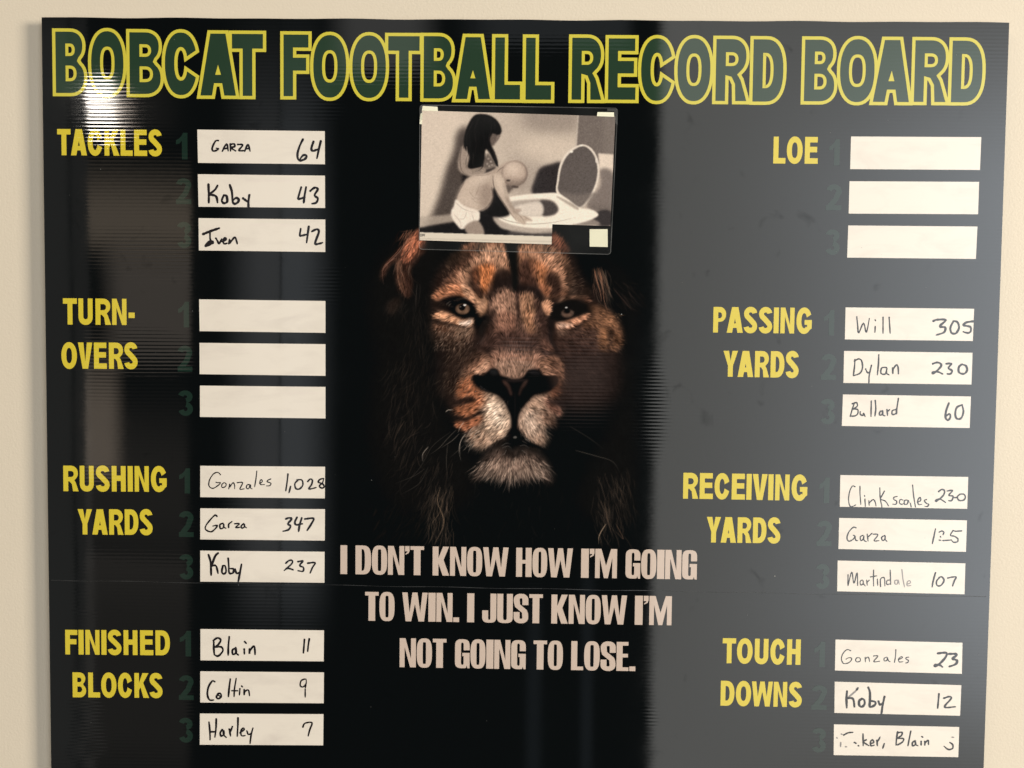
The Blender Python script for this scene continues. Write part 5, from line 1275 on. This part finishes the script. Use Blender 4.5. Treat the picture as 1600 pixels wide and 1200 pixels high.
    p('P:408,935 505,895 550,1000 440,1000', (158, 144, 135), 1.2, 1)
    rng = np.random.default_rng(4)
    c.a += (blur(rng.standard_normal((c.h, c.w)), .7) * 12)[..., None]
    c.a = (c.a - 120) * 1.26 + 116
    # white paper margin with the two letters left of its caption
    p('P:40,978 1100,1012 1100,1100 40,1080', (234, 222, 206), .3, 1, False)
    p('P:40,1022 1100,1046 1100,1054 40,1030', (196, 184, 172), .5, .6, False)  # grey line painting in the shading along the paper margin
    for q in ('P:84,993 79,998 80,1008 88,1008 90,997 84,992', 'P:96,1008 97,993 103,1004 109,993 111,1008'):
        c.line(q, (40, 38, 38), .7, .9, False)
    return np.clip(c.down(), 0, 250)


# ------------------------------------------------------------------ picture sheets
def to_lin(a):
    a = a / 255.0
    return np.where(a <= .04045, a / 12.92, ((a + .055) / 1.055) ** 2.4)
def picture_sheet(name, mat, parent, PXs, PYs, keep, cols, y, label=None):
    """grid sheet; PXs, PYs: pixel positions (rows, cols); cols: displayed colour at each point"""
    h, w = PXs.shape
    X, Z = un(PXs, PYs)
    co = np.empty((h * w, 3)); co[:, 0] = X.ravel(); co[:, 1] = y; co[:, 2] = Z.ravel()
    idx = np.arange(h * w).reshape(h, w)
    f = np.stack([idx[1:, :-1], idx[1:, 1:], idx[:-1, 1:], idx[:-1, :-1]], -1)
    if keep is not None: f = f[keep[:h - 1, :w - 1]]
    f = f.reshape(-1, 4)
    me = bpy.data.meshes.new(name)
    me.vertices.add(h * w); me.vertices.foreach_set('co', co.ravel())
    me.loops.add(f.size); me.loops.foreach_set('vertex_index', f.ravel().astype(np.int32))
    me.polygons.add(len(f)); me.polygons.foreach_set('loop_start', np.arange(0, f.size, 4, dtype=np.int32))
    me.update(calc_edges=True)
    at = me.color_attributes.new('print', 'FLOAT_COLOR', 'POINT')
    rgba = np.ones((h * w, 4)); rgba[:, :3] = cols.reshape(-1, 3)
    at.data.foreach_set('color', rgba.ravel())
    o = bpy.data.objects.new(name, me); COL.objects.link(o); me.materials.append(mat)
    o.parent = parent
    if label: o['label'] = label
    return o

lion = paint_lion()
LION_GAIN = 1.28
lc = np.maximum(to_lin(lion) - to_lin(np.array((14.5, 16.5, 17.5))), 0) * LION_GAIN + np.array(BLACK)
LS = lion.shape
gx, gy = np.meshgrid(545.5 + np.arange(LS[1]), 330.5 + np.arange(LS[0]))
ls = picture_sheet('lion_portrait', MAT['lion'], root, gx, gy, None, lc, -0.00005, 'lion face printed on black, lit from the left')
ls.location = -root.location

# ------------------------------------------------------------------ the laminated photograph taped over the lion's forehead
PR = bpy.data.objects.new('laminated_photo', None); COL.objects.link(PR)
cxp, czp = un(806, 398)
PR.location = (float(cxp), -0.0015, float(czp))
tagged(PR, 'laminated black and white photo of two small children beside a toilet, taped above the lion', 'photo')
def ppart(mb, name, mat, label=None, parent=PR):
    o = mb.build(name, mat, parent, label)
    if parent is PR: o.location = -PR.location
    return o
def pz(x, y): return (640 + x / 4.706, 155 + y / 4.706)
pic = paint_photo()
q = [pz(92, 86), pz(1512, 130), pz(1468, 1082), pz(75, 1038)]
nu, nv = 470, 330
U, V = np.meshgrid(np.linspace(0, 1, nu), np.linspace(0, 1, nv))
QX = (q[0][0] * (1 - U) + q[1][0] * U) * (1 - V) + (q[3][0] * (1 - U) + q[2][0] * U) * V
QY_ = (q[0][1] * (1 - U) + q[1][1] * U) * (1 - V) + (q[3][1] * (1 - U) + q[2][1] * U) * V
keep = ~((U > .693) & (V > .842))
pc = to_lin(bil(pic, QX - 648 - .5, QY_ - 165 - .5)) * 0.92
ph = picture_sheet('photo_print', MAT['photo'], PR, QX, QY_, keep, pc, -0.0016)
ph.location = -PR.location
# clear pouch with rounded corners and its sealed rim
def rounded_quad(c, r):
    out = []
    n = len(c)
    for i in range(n):
        a, b, d = Vector(c[i - 1]), Vector(c[i]), Vector(c[(i + 1) % n])
        u = (a - b).normalized(); v = (d - b).normalized()
        p0 = b + u * r; p1 = b + v * r
        for t in (0, .2, .4, .6, .8, 1): out.append(tuple(p0 * (1 - t) ** 2 + b * 2 * t * (1 - t) + p1 * t * t))
    return out
corner = [pz(74, 42), pz(1532, 66), pz(1480, 1146), pz(68, 1108)]
rq = rounded_quad(corner, 6)
rqw = [tuple(map(float, un(*p))) for p in rq]
po = MB(); po.flat(rqw, [], -0.00185)
pouch = ppart(po, 'clear_pouch', MAT['clear'])
rm = MB(); inner = [tuple(map(float, un(*p))) for p in rounded_quad([(a[0] + sx, a[1] + sy) for a, (sx, sy) in zip(corner, ((.8, .8), (-.8, .8), (-.8, -.8), (.8, -.8)))], 5.5)]
rm.outline(inner, PX * 1.1, -0.00190)
for k in ((0, 1, 1), (1, -1, 1)):
    c0 = pz(74, 42) if k[0] == 0 else pz(1532, 66)
    s_ = k[1]
    pts = [(c0[0] + s_ * 2, c0[1] + 2), (c0[0] + s_ * (30 if k[0] == 0 else 17), c0[1] + 1.6), (c0[0] + s_ * 24 if k[0] == 0 else c0[0] + s_ * 17, c0[1] + 5), (c0[0] + s_ * 6, c0[1] + 5.5), (c0[0] + s_ * 4.5, c0[1] + 24), (c0[0] + s_ * 1, c0[1] + 27)]
    if s_ < 0: pts = pts[::-1]
    rm.flat([tuple(map(float, un(*p))) for p in pts], [], -0.00194)
ppart(rm, 'sealed_rim', MAT['rim'], parent=pouch)
# bits of cream tape
def pad(quad, y0, y1):
    b = MB(); c = [un(*pz(*p)) for p in quad]
    v = [(float(x), y1, float(z)) for x, z in c] + [(float(x), y0, float(z)) for x, z in c]
    b.add(v, [(3, 2, 1, 0), (0, 1, 5, 4), (1, 2, 6, 5), (2, 3, 7, 6), (3, 0, 4, 7)])
    return b
for quad, y1, lab in (([(98, 53), (206, 60), (209, 92), (92, 87)], -0.00195, 'cream tape pad at the top left corner'),
                  ([(82, 112), (97, 98), (92, 188), (74, 184)], -0.00192, None),
                  ([(1381, 98), (1501, 100), (1503, 133), (1376, 128)], -0.00195, 'cream tape pad at the top right corner'),
                  ([(1323, 957), (1455, 957), (1456, 1088), (1323, 1085)], -0.0015, 'square cream tape pad at the bottom right corner')):
    o = ppart(pad(quad, -0.0004, y1), 'tape_pad', MAT['tape'], lab)
